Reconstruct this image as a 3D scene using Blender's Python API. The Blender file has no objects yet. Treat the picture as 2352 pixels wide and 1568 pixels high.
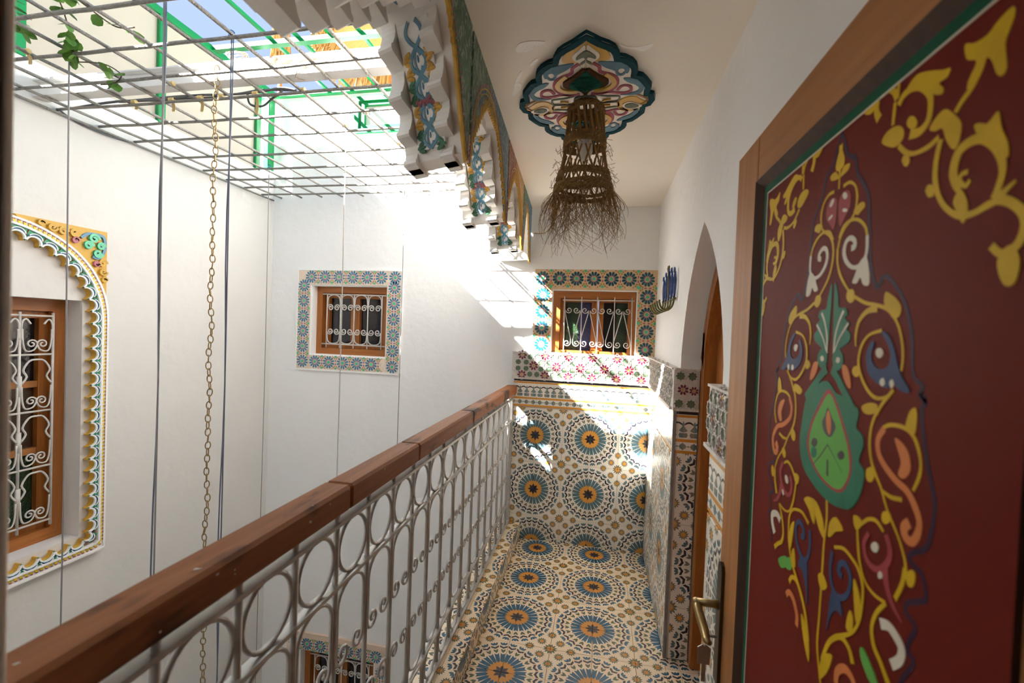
import bpy, math, random
from mathutils import Vector, Matrix
random.seed(7)
pi = math.pi
# ---------------------------------------------------------------- camera, sky, sun, exposure
CAM = Vector((0, 0, 1.5278)); FPX = 1026.862; YAW, PITCH, ROLL = .1929, -.0206, .0371
sc = bpy.context.scene
def cam_axes():
    cy, sy, cp, sp = math.cos(YAW), math.sin(YAW), math.cos(PITCH), math.sin(PITCH)
    fwd = Vector((-sy*cp, cy*cp, sp)); r0 = Vector((cy, sy, 0)); u0 = r0.cross(fwd)
    return (math.cos(ROLL)*r0 + math.sin(ROLL)*u0, -math.sin(ROLL)*r0 + math.cos(ROLL)*u0, fwd)
_r, _u, _f = cam_axes()
cd = bpy.data.cameras.new('camera'); co = bpy.data.objects.new('camera', cd); sc.collection.objects.link(co)
co.matrix_world = Matrix(((_r.x, _u.x, -_f.x, CAM.x), (_r.y, _u.y, -_f.y, CAM.y), (_r.z, _u.z, -_f.z, CAM.z), (0, 0, 0, 1)))
cd.sensor_width = 36; cd.lens = 36*FPX/2352; cd.clip_start = .02
cd.dof.use_dof = True; cd.dof.focus_distance = 2.9; cd.dof.aperture_fstop = 3.6
sc.camera = co
SUN_DIR = Vector((1, .79, -.93)).normalized()
wd = bpy.data.worlds.new('sky'); sc.world = wd; wd.use_nodes = True
bg = wd.node_tree.nodes['Background']; bg.inputs[0].default_value = (.46, .60, .94, 1); bg.inputs[1].default_value = .84
sl = bpy.data.lights.new('sun', 'SUN'); sl.energy = 52; sl.angle = .0093; sl.color = (1, .975, .94)
so = bpy.data.objects.new('sun', sl); sc.collection.objects.link(so)
so.rotation_euler = SUN_DIR.to_track_quat('-Z', 'Y').to_euler(); so.location = (-6, -4, 8)
for k_, n_ in (('max_bounces', 20), ('diffuse_bounces', 14)):
    if hasattr(sc, 'cycles'): setattr(sc.cycles, k_, n_)
vs = sc.view_settings; vs.view_transform = 'Standard'; vs.look = 'None'; vs.exposure = .52; vs.gamma = 1; vs.use_curve_mapping = False
# ---------------------------------------------------------------- place constants (metres)
YB, XL, XR, ZC = 3.287, -2.706, .385, 2.45      # back wall, left wall, right wall, gallery ceiling
XD = .33                                         # visible face of the open painted door
ZG = 2.56                                        # rebar grid
# ---------------------------------------------------------------- object helpers
COL = sc.collection
def props(o, label=None, cat=None, group=None, kind=None):
    if label: o['label'] = label
    if cat: o['category'] = cat
    if group: o['group'] = group
    if kind: o['kind'] = kind
    return o
def empty(name, loc, label, cat, group=None, kind=None):
    o = bpy.data.objects.new(name, None); o.location = loc; o.empty_display_size = .05; COL.objects.link(o)
    return props(o, label, cat, group, kind)
def link(name, me, parent=None, loc=None, rot=None):
    o = bpy.data.objects.new(name, me); COL.objects.link(o)
    if loc is not None: o.location = loc
    if rot is not None: o.rotation_euler = rot
    if parent is not None:
        o.parent = parent
        # children are written in world metres: undo the (translation-only) parent chain
        off = Vector(parent.location)
        if parent.parent is not None:
            q = parent
            off = Vector((0, 0, 0))
            while q is not None:
                off += Vector(q.location) + (q.matrix_parent_inverse.to_translation() if q.parent else Vector((0, 0, 0))); q = q.parent
        o.matrix_parent_inverse = Matrix.Translation(-off)
    return o
class MB:
    def __init__(s): s.v = []; s.f = []; s.m = []; s.uv = None
    def add(s, vs_, fs_, mi=0):
        b = len(s.v); s.v += [tuple(v) for v in vs_]
        s.f += [tuple(b+i for i in f) for f in fs_]; s.m += [mi]*len(fs_); return s
    def box(s, x0, x1, y0, y1, z0, z1, mi=0, T=None):
        vs_ = [(x, y, z) for x in (x0, x1) for y in (y0, y1) for z in (z0, z1)]
        if T: vs_ = [T(*v) for v in vs_]
        return s.add(vs_, [(0, 1, 3, 2), (4, 6, 7, 5), (0, 4, 5, 1), (2, 3, 7, 6), (0, 2, 6, 4), (1, 5, 7, 3)], mi)
    def bbox(s, x0, x1, y0, y1, z0, z1, b=.004, mi=0, T=None):
        """box with bevelled edges"""
        c = [(x0, x1), (y0, y1), (z0, z1)]; vs_ = []; idx = {}
        for ix in (0, 1):
            for iy in (0, 1):
                for iz in (0, 1):
                    for ax in range(3):
                        p = []
                        for a, i in enumerate((ix, iy, iz)):
                            e = c[a][i]; p.append(e if a == ax else e + (b if i == 0 else -b))
                        idx[(ix, iy, iz, ax)] = len(vs_); vs_.append(T(*p) if T else tuple(p))
        fs_ = []
        for ax in range(3):
            o1, o2 = [a for a in range(3) if a != ax]
            for i in (0, 1):
                q = []
                for j, k in ((0, 0), (1, 0), (1, 1), (0, 1)):
                    t = [0, 0, 0]; t[ax] = i; t[o1] = j; t[o2] = k; q.append(idx[(t[0], t[1], t[2], ax)])
                fs_.append(tuple(q))
        for ax in range(3):
            o1, o2 = [a for a in range(3) if a != ax]
            for j in (0, 1):
                for k in (0, 1):
                    q = []
                    for i, sel in ((0, o1), (1, o1), (1, o2), (0, o2)):
                        t = [0, 0, 0]; t[ax] = i; t[o1] = j; t[o2] = k; q.append(idx[(t[0], t[1], t[2], sel)])
                    fs_.append(tuple(q))
        for i in (0, 1):
            for j in (0, 1):
                for k in (0, 1): fs_.append((idx[(i, j, k, 0)], idx[(i, j, k, 1)], idx[(i, j, k, 2)]))
        return s.add(vs_, fs_, mi)
    def prism(s, pts, h0, h1, T, mi=0, ms=None, back=False):
        """polygon pts (u,v) raised from h0 to h1 through T(u,v,h)"""
        n = len(pts)
        vs_ = [T(u, v, h1) for u, v in pts] + [T(u, v, h0) for u, v in pts]
        s.add(vs_, [tuple(range(n))], mi)
        b = len(s.v)-2*n
        for i in range(n):
            j = (i+1) % n; s.f.append((b+i, b+n+i, b+n+j, b+j)); s.m.append(mi if ms is None else ms)
        if back: s.f.append(tuple(b+n+i for i in reversed(range(n)))); s.m.append(mi)
        return s
    def ribbon(s, pts, w, h0, h1, T, mi=0, closed=False):
        """raised painted stroke along (u,v) points; w number or list of widths"""
        n = len(pts)
        W = w if isinstance(w, (list, tuple)) else [w]*n
        L, R = [], []
        for i, (u, v) in enumerate(pts):
            if closed: a, b = pts[(i-1) % n], pts[(i+1) % n]
            else: a, b = pts[max(0, i-1)], pts[min(n-1, i+1)]
            dx, dy = b[0]-a[0], b[1]-a[1]; d = math.hypot(dx, dy) or 1e-9; nx, ny = -dy/d, dx/d
            L.append((u+nx*W[i]/2, v+ny*W[i]/2)); R.append((u-nx*W[i]/2, v-ny*W[i]/2))
        b = len(s.v)
        for i in range(n):
            s.v += [tuple(T(*L[i], h0)), tuple(T(*L[i], h1)), tuple(T(*R[i], h1)), tuple(T(*R[i], h0))]
        for i in range(n if closed else n-1):
            j = (i+1) % n
            for k in range(3):
                s.f.append((b+4*i+k, b+4*i+k+1, b+4*j+k+1, b+4*j+k)); s.m.append(mi)
        return s
    def tube(s, pts, r, n=6, closed=False, mi=0, caps=True, up=None):
        P = [Vector(p) for p in pts]; N = len(P)
        Rr = r if isinstance(r, (list, tuple)) else [r]*N
        ref = None; b = len(s.v)
        for i in range(N):
            a = P[(i-1) % N] if closed else P[max(0, i-1)]; c = P[(i+1) % N] if closed else P[min(N-1, i+1)]
            t = (c-a); t = t.normalized() if t.length > 1e-9 else Vector((0, 0, 1))
            if ref is None:
                ref = Vector((0, 0, 1)) if abs(t.z) < .9 else Vector((1, 0, 0))
            ref = (ref - t*ref.dot(t)); ref = ref.normalized() if ref.length > 1e-6 else t.orthogonal().normalized()
            q = t.cross(ref)
            for k in range(n):
                an = 2*pi*k/n; s.v.append(tuple(P[i] + (ref*math.cos(an) + q*math.sin(an))*Rr[i]))
        for i in range(N if closed else N-1):
            j = (i+1) % N
            for k in range(n):
                l = (k+1) % n; s.f.append((b+i*n+k, b+i*n+l, b+j*n+l, b+j*n+k)); s.m.append(mi)
        if caps and not closed:
            s.f.append(tuple(b+k for k in reversed(range(n)))); s.f.append(tuple(b+(N-1)*n+k for k in range(n))); s.m += [mi, mi]
        return s
    def lathe(s, prof, c, n=16, mi=0):
        b = len(s.v); N = len(prof)
        for r, z in prof:
            for k in range(n): s.v.append((c[0]+r*math.cos(2*pi*k/n), c[1]+r*math.sin(2*pi*k/n), c[2]+z))
        for i in range(N-1):
            for k in range(n):
                l = (k+1) % n; s.f.append((b+i*n+k, b+i*n+l, b+(i+1)*n+l, b+(i+1)*n+k)); s.m.append(mi)
        return s
    def dome(s, u, v, ru, rv, h0, h1, T, mi=0, n=10, rot=0):
        """low pillow-shaped boss on a surface"""
        vs_ = []; c, sn = math.cos(rot), math.sin(rot)
        for k_, hh in ((1, h0), (.8, h0+(h1-h0)*.75)):
            for i in range(n):
                a = 2*pi*i/n; x, y = ru*k_*math.cos(a), rv*k_*math.sin(a); vs_.append(T(u+x*c-y*sn, v+x*sn+y*c, hh))
        vs_.append(T(u, v, h1))
        fs_ = [(i, (i+1) % n, n+(i+1) % n, n+i) for i in range(n)] + [(n+i, n+(i+1) % n, 2*n) for i in range(n)]
        return s.add(vs_, fs_, mi)
    def mesh(s, name, mats, smooth=False, uv=None):
        me = bpy.data.meshes.new(name); me.from_pydata(s.v, [], s.f)
        for m in (mats if isinstance(mats, (list, tuple)) else [mats]): me.materials.append(m)
        if len(me.polygons) == len(s.m): me.polygons.foreach_set('material_index', s.m)
        if smooth: me.polygons.foreach_set('use_smooth', [True]*len(me.polygons))
        if uv is not None:
            l = me.uv_layers.new(name='UVMap')
            for lp in me.loops: l.data[lp.index].uv = uv[lp.vertex_index]
        me.update(); return me
    def build(s, name, mats, parent=None, smooth=False, uv=None):
        return link(name, s.mesh(name, mats, smooth, uv), parent)
def recalc(o):
    import bmesh
    b = bmesh.new(); b.from_mesh(o.data); bmesh.ops.recalc_face_normals(b, faces=b.faces); b.to_mesh(o.data); b.free(); return o
# surface frames: T(u, v, height off the surface)
TB = lambda u, v, h: (u, YB-h, v)
TL = lambda u, v, h: (XL+h, u, v)
TR = lambda u, v, h: (XR-h, u, v)
TC = lambda u, v, h: (u, v, ZC-h)
TF = lambda u, v, h: (u, v, h)
TD = lambda u, v, h: (XD-h, u, v)
def cr(pts, k=5, closed=False):
    """Catmull-Rom through points"""
    n = len(pts); out = []
    if n < 3 and not closed: return list(pts)
    for i in range(n if closed else n-1):
        g = lambda j: pts[j % n] if closed else pts[min(max(j, 0), n-1)]
        p0, p1, p2, p3 = g(i-1), g(i), g(i+1), g(i+2)
        for s_ in range(k):
            t = s_/k
            out.append(tuple(.5*((2*b)+(c-a)*t+(2*a-5*b+4*c-d)*t*t+(-a+3*b-3*c+d)*t**3) for a, b, c, d in zip(p0, p1, p2, p3)))
    if not closed: out.append(tuple(pts[-1]))
    return out
def spiral(cx, cy, r0, r1, a0, a1, n=18):
    return [(cx+(r0+(r1-r0)*i/n)*math.cos(a0+(a1-a0)*i/n), cy+(r0+(r1-r0)*i/n)*math.sin(a0+(a1-a0)*i/n)) for i in range(n+1)]
def arc(cx, cy, rx, ry, a0, a1, n=12):
    return [(cx+rx*math.cos(a0+(a1-a0)*i/n), cy+ry*math.sin(a0+(a1-a0)*i/n)) for i in range(n+1)]
# ---------------------------------------------------------------- materials
def srgb(r, g, b):
    f = lambda c: (c/255/12.92 if c <= 10 else ((c/255+.055)/1.055)**2.4)
    return (f(r), f(g), f(b), 1)
class X:
    """tiny expression builder over Math nodes"""
    nt = None
    def __init__(s, k): s.k = k
    @staticmethod
    def op(o, *a, **kw):
        n = X.nt.nodes.new('ShaderNodeMath'); n.operation = o
        for i, q in enumerate(a):
            q = q.k if isinstance(q, X) else q
            if isinstance(q, (int, float)): n.inputs[i].default_value = q
            else: X.nt.links.new(q, n.inputs[i])
        return X(n.outputs[0])
    def __add__(s, o): return X.op('ADD', s, o)
    __radd__ = __add__
    def __sub__(s, o): return X.op('SUBTRACT', s, o)
    def __rsub__(s, o): return X.op('SUBTRACT', o, s)
    def __mul__(s, o): return X.op('MULTIPLY', s, o)
    __rmul__ = __mul__
    def __truediv__(s, o): return X.op('DIVIDE', s, o)
    def __rtruediv__(s, o): return X.op('DIVIDE', o, s)
    def __lt__(s, o): return X.op('LESS_THAN', s, o)
    def __gt__(s, o): return X.op('GREATER_THAN', s, o)
    def __and__(s, o): return X.op('MULTIPLY', s, o)
    def __or__(s, o): return X.op('MAXIMUM', s, o)
    def abs(s): return X.op('ABSOLUTE', s)
    def fr(s): return X.op('FRACT', s)
    def fl(s): return X.op('FLOOR', s)
def newmat(name):
    m = bpy.data.materials.new(name); m.use_nodes = True
    return m, m.node_tree, m.node_tree.nodes['Principled BSDF']
def noise(nt, scale, detail=3, co=None, dim=None):
    n = nt.nodes.new('ShaderNodeTexNoise'); n.inputs['Scale'].default_value = scale; n.inputs['Detail'].default_value = detail
    if co: nt.links.new(co, n.inputs['Vector'])
    return n
def objco(nt, scale=None):
    t = nt.nodes.new('ShaderNodeTexCoord')
    if scale is None: return t.outputs['Object']
    mp = nt.nodes.new('ShaderNodeMapping'); mp.inputs['Scale'].default_value = scale; nt.links.new(t.outputs['Object'], mp.inputs[0]); return mp.outputs[0]
def mixc(nt, fac, a, b):
    n = nt.nodes.new('ShaderNodeMix'); n.data_type = 'RGBA'
    for sock, val in ((n.inputs[0], fac), (n.inputs[6], a), (n.inputs[7], b)):
        if isinstance(val, X): val = val.k
        if isinstance(val, (int, float)): sock.default_value = val
        elif isinstance(val, tuple): sock.default_value = val
        else: nt.links.new(val, sock)
    return n.outputs[2]
def plain(name, col, rough=.6, metal=0, bump=0, bscale=30, var=0, vscale=8, spec=None, stretch=None, coat=0):
    m, nt, p = newmat(name)
    p.inputs['Base Color'].default_value = col; p.inputs['Roughness'].default_value = rough; p.inputs['Metallic'].default_value = metal
    if spec is not None: p.inputs['Specular IOR Level'].default_value = spec
    if coat: p.inputs['Coat Weight'].default_value = coat; p.inputs['Coat Roughness'].default_value = .15
    c = objco(nt, stretch)
    if var:
        n = noise(nt, vscale, 4, c)
        d = tuple(x*(1-var) for x in col[:3])+(1,); e = tuple(min(1, x*(1+var*.6)) for x in col[:3])+(1,)
        nt.links.new(mixc(nt, n.outputs[0], d, e), p.inputs['Base Color'])
    if bump:
        n = noise(nt, bscale, 5, c); b = nt.nodes.new('ShaderNodeBump'); b.inputs['Strength'].default_value = bump; b.inputs['Distance'].default_value = .01
        nt.links.new(n.outputs[0], b.inputs['Height']); nt.links.new(b.outputs[0], p.inputs['Normal'])
    return m
def wood(name, a, b, axis, rough=.4, marks=False, coat=.3):
    m, nt, p = newmat(name)
    s = [22, 22, 22]; s[axis] = 1.2
    n = noise(nt, 2.2, 6, objco(nt, tuple(s))); n.inputs['Distortion'].default_value = .8
    c = mixc(nt, n.outputs[0], a, b)
    if marks:
        p.inputs['Specular IOR Level'].default_value = .18
        q = noise(nt, 7, 3, objco(nt, (1.6, .7, 1.6))); X.nt = nt
        t = X(q.outputs[0]); k = X.op('SMOOTH_MIN', X.op('MAXIMUM', (t-.545)*9, 0.0), 1.0, .1)
        c = mixc(nt, k*.85, c, (.012, .008, .006, 1))
        q2 = noise(nt, 60, 2, objco(nt)); w = (X(q2.outputs[0]) > .735)
        c = mixc(nt, w, c, (.5, .46, .42, 1))
    nt.links.new(c, p.inputs['Base Color']); p.inputs['Roughness'].default_value = rough
    p.inputs['Coat Weight'].default_value = coat; p.inputs['Coat Roughness'].default_value = .25
    bm = nt.nodes.new('ShaderNodeBump'); bm.inputs['Strength'].default_value = .15; bm.inputs['Distance'].default_value = .004
    nt.links.new(n.outputs[0], bm.inputs['Height']); nt.links.new(bm.outputs[0], p.inputs['Normal'])
    return m
def tile_mat(name, base, blue, orange, dark, olive, feather, rough=.25):
    m, nt, p = newmat(name); X.nt = nt
    uvn = nt.nodes.new('ShaderNodeUVMap'); uvn.uv_map = 'UVMap'
    sp = nt.nodes.new('ShaderNodeSeparateXYZ'); nt.links.new(uvn.outputs[0], sp.inputs[0])
    u, v = X(sp.outputs[0]), X(sp.outputs[1])
    def polar(cu, cv):
        a, b = u-cu, v-cv
        return X.op('SQRT', a*a+b*b), X.op('ARCTAN2', b, a)
    def fold(th, n, ph=0): return ((th*(n/(2*pi))+ph+100).fr()-.5).abs()      # 0 at spoke centre, .5 between
    r, th = polar(0, 0)
    a24 = fold(th, 24, 0); a8 = fold(th, 8, .5)
    nz = noise(nt, 9, 3, objco(nt)); col = mixc(nt, nz.outputs[0], tuple(c*.90 for c in base[:3])+(1,), tuple(min(1, c*1.06) for c in base[:3])+(1,))
    inr = lambda lo, hi: (r > lo) & (r < hi)
    sg = (th*(24/(2*pi))+100).fr()-.5
    # outer feathers: three small leaves over every chevron
    lw = .125-((r-.903)*(r-.903))*38
    lf = inr(.853, .950) & (((sg.abs()-.26*(.55+(r-.853)*6)).abs() < lw) | (sg.abs() < lw))
    col = mixc(nt, lf, col, feather)
    ch = ((r-(.765+a24*.13)).abs() < .031) & (a24 < .44)
    col = mixc(nt, ch, col, dark)
    ol = (a24 < (r-.59)*4.4) & (a24 < .29) & (r < .690+a24*.14)
    col = mixc(nt, ol, col, olive)
    ray = inr(.25, .62) & (a24 < .5-(r-.31)*.52) & (r < .545+a24*.11)
    col = mixc(nt, ray, col, blue)
    col = mixc(nt, r < .280+a24*.135, col, orange)
    col = mixc(nt, r < .195-a8*.17, col, dark)
    for cu, cv, R in ((1, 1, .178), (.77, .77, .128), (1, .5, .128), (.5, 1, .128)):
        rr, tt = polar(cu, cv); a12 = fold(tt, 12, 0)
        col = mixc(nt, rr < R-a12*R*.82, col, olive)
        col = mixc(nt, rr < R*.56-a12*R*.42, col, orange)
    # grime and a per-tile tint
    oi = nt.nodes.new('ShaderNodeObjectInfo'); k = X(oi.outputs['Random'])*.10+.93
    hs = nt.nodes.new('ShaderNodeHueSaturation'); nt.links.new(k.k, hs.inputs['Value']); nt.links.new(col, hs.inputs['Color'])
    nt.links.new(hs.outputs[0], p.inputs['Base Color'])
    p.inputs['Roughness'].default_value = rough
    return m
def border_mat(name, base, blue, orange, dark, olive, rough=.22):
    """u repeats every .1 m (two motifs), v in metres from the bottom of the band (0..0.185)"""
    m, nt, p = newmat(name); X.nt = nt
    uvn = nt.nodes.new('ShaderNodeUVMap'); uvn.uv_map = 'UVMap'
    sp = nt.nodes.new('ShaderNodeSeparateXYZ'); nt.links.new(uvn.outputs[0], sp.inputs[0])
    u, v = X(sp.outputs[0]), X(sp.outputs[1])
    w = u/.05; odd = ((w*.5+.25).fr() > .5); f = (w.fr()-.5); x = f.abs()*.05     # distance from motif axis (m)
    bl = mixc(nt, odd, blue, olive); col = base
    band = lambda lo, hi: (v > lo) & (v < hi)
    z = v-.075                                          # fleur row from .075 to .150
    body = (z > 0) & (z < .030) & (x < .021-(z-.012).abs()*.45)
    up = (z > .026) & (z < .055) & (x < .0205-((z-.032).abs())*.75)
    tip = (z > .05) & (z < .078) & (x < .007-((z-.062).abs())*.42)
    col = mixc(nt, body | up | tip, col, bl)
    smile = (z > .022) & (z < .034) & (((x*x*22+.022)-z).abs() < .0030) & (x < .019)
    col = mixc(nt, smile, col, base)
    g = (.5-f.abs())*.05
    arcb = (((.071-g*g*26)-z).abs() < .0042) & (g < .0185)
    col = mixc(nt, arcb, col, dark)
    s = v-.033                                          # small star row
    st = ((s.abs()+x) < .0185) | ((s.abs() < .0105) & (x < .0125))
    col = mixc(nt, st, col, bl)
    sm = ((s.abs()*1.6+g) < .007); col = mixc(nt, sm, col, bl)
    col = mixc(nt, band(-.01, .013) | band(.054, .068) | band(.170, .182), col, orange)
    col = mixc(nt, band(.185, .2), col, dark)
    nt.links.new(col, p.inputs['Base Color']); p.inputs['Roughness'].default_value = rough
    return m
M = {}
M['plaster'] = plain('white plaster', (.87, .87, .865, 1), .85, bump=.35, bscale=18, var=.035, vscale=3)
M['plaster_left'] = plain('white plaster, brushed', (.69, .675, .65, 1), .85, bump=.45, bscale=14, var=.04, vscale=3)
M['plaster_smooth'] = plain('smooth white plaster', (.86, .785, .68, 1), .6, bump=.22, bscale=7, var=.05, vscale=4)
M['grout'] = plain('tile grout', (.55, .50, .43, 1), .9)
M['stone_edge'] = plain('grey mortar edge', (.28, .27, .26, 1), .9, bump=.5, bscale=60, var=.3, vscale=30)
M['tile_floor'] = tile_mat('printed floor tile', (.86, .705, .51, 1), (.010, .098, .185, 1), (.62, .26, .035, 1), (.035, .030, .040, 1), (.095, .115, .055, 1), (.025, .105, .175, 1), .42)
M['tile_wall'] = tile_mat('printed wall tile', (.87, .82, .735, 1), (.085, .175, .215, 1), (.70, .33, .06, 1), (.030, .028, .042, 1), (.21, .20, .14, 1), (.10, .175, .20, 1), .3)
M['border'] = border_mat('printed border tile', (.86, .82, .74, 1), (.15, .215, .235, 1), (.70, .31, .05, 1), (.03, .03, .035, 1), (.27, .265, .20, 1))
M['frieze_base'] = plain('carved plaster, pale', (.76, .71, .66, 1), .6, bump=.8, bscale=110, var=.18, vscale=70)
M['maroon'] = plain('maroon glaze', (.20, .012, .035, 1), .3)
M['sage'] = plain('sage green glaze', (.13, .185, .115, 1), .3, var=.2, vscale=40)
M['ochre'] = plain('ochre yellow paint', (.62, .36, .045, 1), .5, var=.12, vscale=40)
M['teal'] = plain('dark teal glaze', (.008, .085, .125, 1), .3)
M['blue_petal'] = plain('mid blue glaze', (.045, .20, .34, 1), .35)
M['mint'] = plain('mint green glaze', (.08, .50, .28, 1), .35)
M['rose'] = plain('rose paint', (.45, .13, .17, 1), .5)
M['olive_dot'] = plain('amber paint', (.40, .23, .03, 1), .5)
M['pale_peach'] = plain('pale peach stucco', (.78, .60, .47, 1), .7, bump=.3, bscale=70)
M['iron_white'] = plain('iron painted white', (.66, .63, .59, 1), .45, var=.25, vscale=40)
M['iron_grey'] = plain('bare iron silver grey', (.46, .44, .41, 1), .40, metal=.35, var=.30, vscale=30)
M['orange_wood_z'] = wood('varnished orange wood, upright', (.20, .052, .006, 1), (.52, .185, .030, 1), 2, .45, False, .1)
M['orange_wood_x'] = wood('varnished orange wood, along x', (.20, .052, .006, 1), (.52, .185, .030, 1), 0, .45, False, .1)
M['orange_wood_y'] = wood('varnished orange wood, along y', (.20, .052, .006, 1), (.52, .185, .030, 1), 1, .45, False, .1)
M['rail_wood'] = wood('worn brown handrail wood', (.14, .045, .014, 1), (.36, .135, .050, 1), 1, .62, True, .0)
M['door_wood_z'] = wood('door stile wood', (.24, .080, .014, 1), (.50, .205, .050, 1), 2, .6, False, .03)
M['door_wood_y'] = wood('door rail wood', (.24, .080, .014, 1), (.50, .205, .050, 1), 1, .6, False, .03)
M['dark_wood'] = wood('dark jamb wood', (.035, .016, .008, 1), (.10, .045, .018, 1), 2, .6, False, .05)
M['glass_dark'] = plain('dark window glass', (.012, .012, .016, 1), .12, bump=.15, bscale=40, spec=.6)
M['glass_blue'] = plain('cobalt textured glass', (.012, .018, .11, 1), .15, bump=.8, bscale=120, spec=.7)
M['glass_green'] = plain('bottle green glass', (.010, .035, .010, 1), .15, bump=.7, bscale=100, spec=.6)
M['glass_amber'] = plain('amber glass', (.05, .022, .008, 1), .15, bump=.5, bscale=60, spec=.6)
M['brass'] = plain('aged brass', (.36, .25, .11, 1), .35, metal=.9, var=.3, vscale=40)
M['brass_dark'] = plain('tarnished brass', (.10, .075, .045, 1), .45, metal=.8)
M['steel_key'] = plain('nickel key', (.45, .43, .40, 1), .4, metal=.9)
# ceiling rosette quarter, metres from its centre (x, y)
ROS_OUT = [(0.017, -0.42), (0.036, -0.401), (0.056, -0.38), (0.082, -0.36), (0.099, -0.341), (0.107, -0.32), (0.11, -0.292), (0.131, -0.284), (0.154, -0.261), (0.168, -0.234), (0.171, -0.211), (0.169, -0.18), (0.192, -0.167), (0.207, -0.141), (0.226, -0.099), (0.223, -0.063), (0.222, -0.047), (0.24, -0.036), (0.248, -0.016)]
ROS_EL = [
('p', 'ochre', [(0.016, -0.389), (0.045, -0.36), (0.076, -0.328), (0.083, -0.283), (0.035, -0.277), (0.032, -0.26), (0.019, -0.249), (0.012, -0.248)], 0, 4, 0),
('p', 'plaster', [(0.016, -0.369), (0.035, -0.346), (0.052, -0.322), (0.051, -0.3), (0.039, -0.285), (0.027, -0.276), (0.026, -0.261), (0.013, -0.256)], 0, 4, 1),
('p', 'sagegrey', [(0.013, -0.345), (0.028, -0.335), (0.041, -0.313), (0.04, -0.301), (0.028, -0.309), (0.018, -0.312), (0.014, -0.297), (0.027, -0.282), (0.025, -0.272), (0.016, -0.282), (0.012, -0.293)], 0, 4, 2),
('p', 'skyblue', [(0.051, -0.273), (0.095, -0.265), (0.125, -0.259), (0.141, -0.237), (0.147, -0.214), (0.141, -0.192), (0.133, -0.203), (0.129, -0.221), (0.116, -0.223), (0.107, -0.206), (0.096, -0.217), (0.07, -0.238), (0.052, -0.262)], 0, 4, 0),
('s', 'skyblue', [(0.135, -0.202), (0.126, -0.185), (0.113, -0.187), (0.106, -0.206)], [0.009, 0.009, 0.009, 0.009], 4, 0),
('p', 'skyblue', [(0.13, -0.161), (0.159, -0.157), (0.187, -0.134), (0.203, -0.102), (0.196, -0.061), (0.175, -0.044), (0.124, -0.05), (0.174, -0.063), (0.185, -0.089), (0.17, -0.116), (0.147, -0.134)], 0, 4, 0),
('s', 'pink', [(0.042, -0.074), (0.087, -0.073), (0.115, -0.064), (0.143, -0.062), (0.159, -0.076), (0.155, -0.103), (0.138, -0.113), (0.124, -0.107), (0.113, -0.082)], [0.011, 0.01, 0.011, 0.011, 0.01, 0.011, 0.01, 0.011, 0.01], 4, 0),
('s', 'pink', [(0.03, -0.269), (0.051, -0.245), (0.055, -0.213), (0.084, -0.195), (0.106, -0.169), (0.111, -0.129), (0.096, -0.094), (0.062, -0.069), (0.022, -0.071)], [0.012, 0.012, 0.012, 0.012, 0.013, 0.013, 0.014, 0.013, 0.014], 4, 0),
('s', 'ochre', [(0.071, -0.201), (0.095, -0.168), (0.1, -0.135), (0.086, -0.109), (0.059, -0.094), (0.033, -0.096)], [0.017, 0.018, 0.018, 0.018, 0.019, 0.019], 4, 1),
('p', 'brownhole', [(0.01, -0.237), (0.034, -0.22), (0.053, -0.195), (0.077, -0.172), (0.082, -0.147), (0.067, -0.124), (0.042, -0.117), (0.017, -0.099), (-0.004, -0.08)], 0, 4, 2),
('p', 'latticegreen', [(0.007, -0.228), (0.021, -0.217), (0.032, -0.197), (0.047, -0.176), (0.06, -0.15), (0.05, -0.126), (0.017, -0.115), (-0.001, -0.104)], 0, 4, 3),
('p', 'ochre', [(0.114, 0.014), (0.137, -0.024), (0.173, -0.031), (0.204, 0.002), (0.239, 0.035), (0.209, 0.05), (0.181, 0.078), (0.142, 0.079), (0.12, 0.052)], 0, 2, 0),
('p', 'plaster', [(0.134, 0.023), (0.156, 0.002), (0.183, 0.017), (0.205, 0.037), (0.183, 0.056), (0.15, 0.052)], 0, 2, 1),
('p', 'sagegrey', [(0.142, 0.024), (0.159, 0.011), (0.177, 0.016), (0.193, 0.033), (0.176, 0.046), (0.152, 0.043)], 0, 2, 2),
('s', 'tan', [(0.178, -0.044), (0.202, -0.027), (0.225, 0.007)], [0.006, 0.007, 0.007], 4, 0),
('s', 'sagegrey', [(0.043, -0.06), (0.073, -0.046), (0.102, -0.042), (0.121, -0.037), (0.118, -0.006), (0.089, -0.001), (0.048, 0.006)], [0.008, 0.007, 0.008, 0.007, 0.007, 0.008, 0.007], 4, 0),
('s', 'ochre', [(0.062, -0.013), (0.077, -0.021), (0.092, -0.023)], [0.006, 0.006, 0.005], 4, 1),
('s', 'sagegrey', [(-0.001, -0.085), (0.004, -0.057), (0.033, -0.051), (0.04, -0.03), (0.039, -0.007)], [0.007, 0.007, 0.007, 0.007, 0.007], 4, 1),
]
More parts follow.
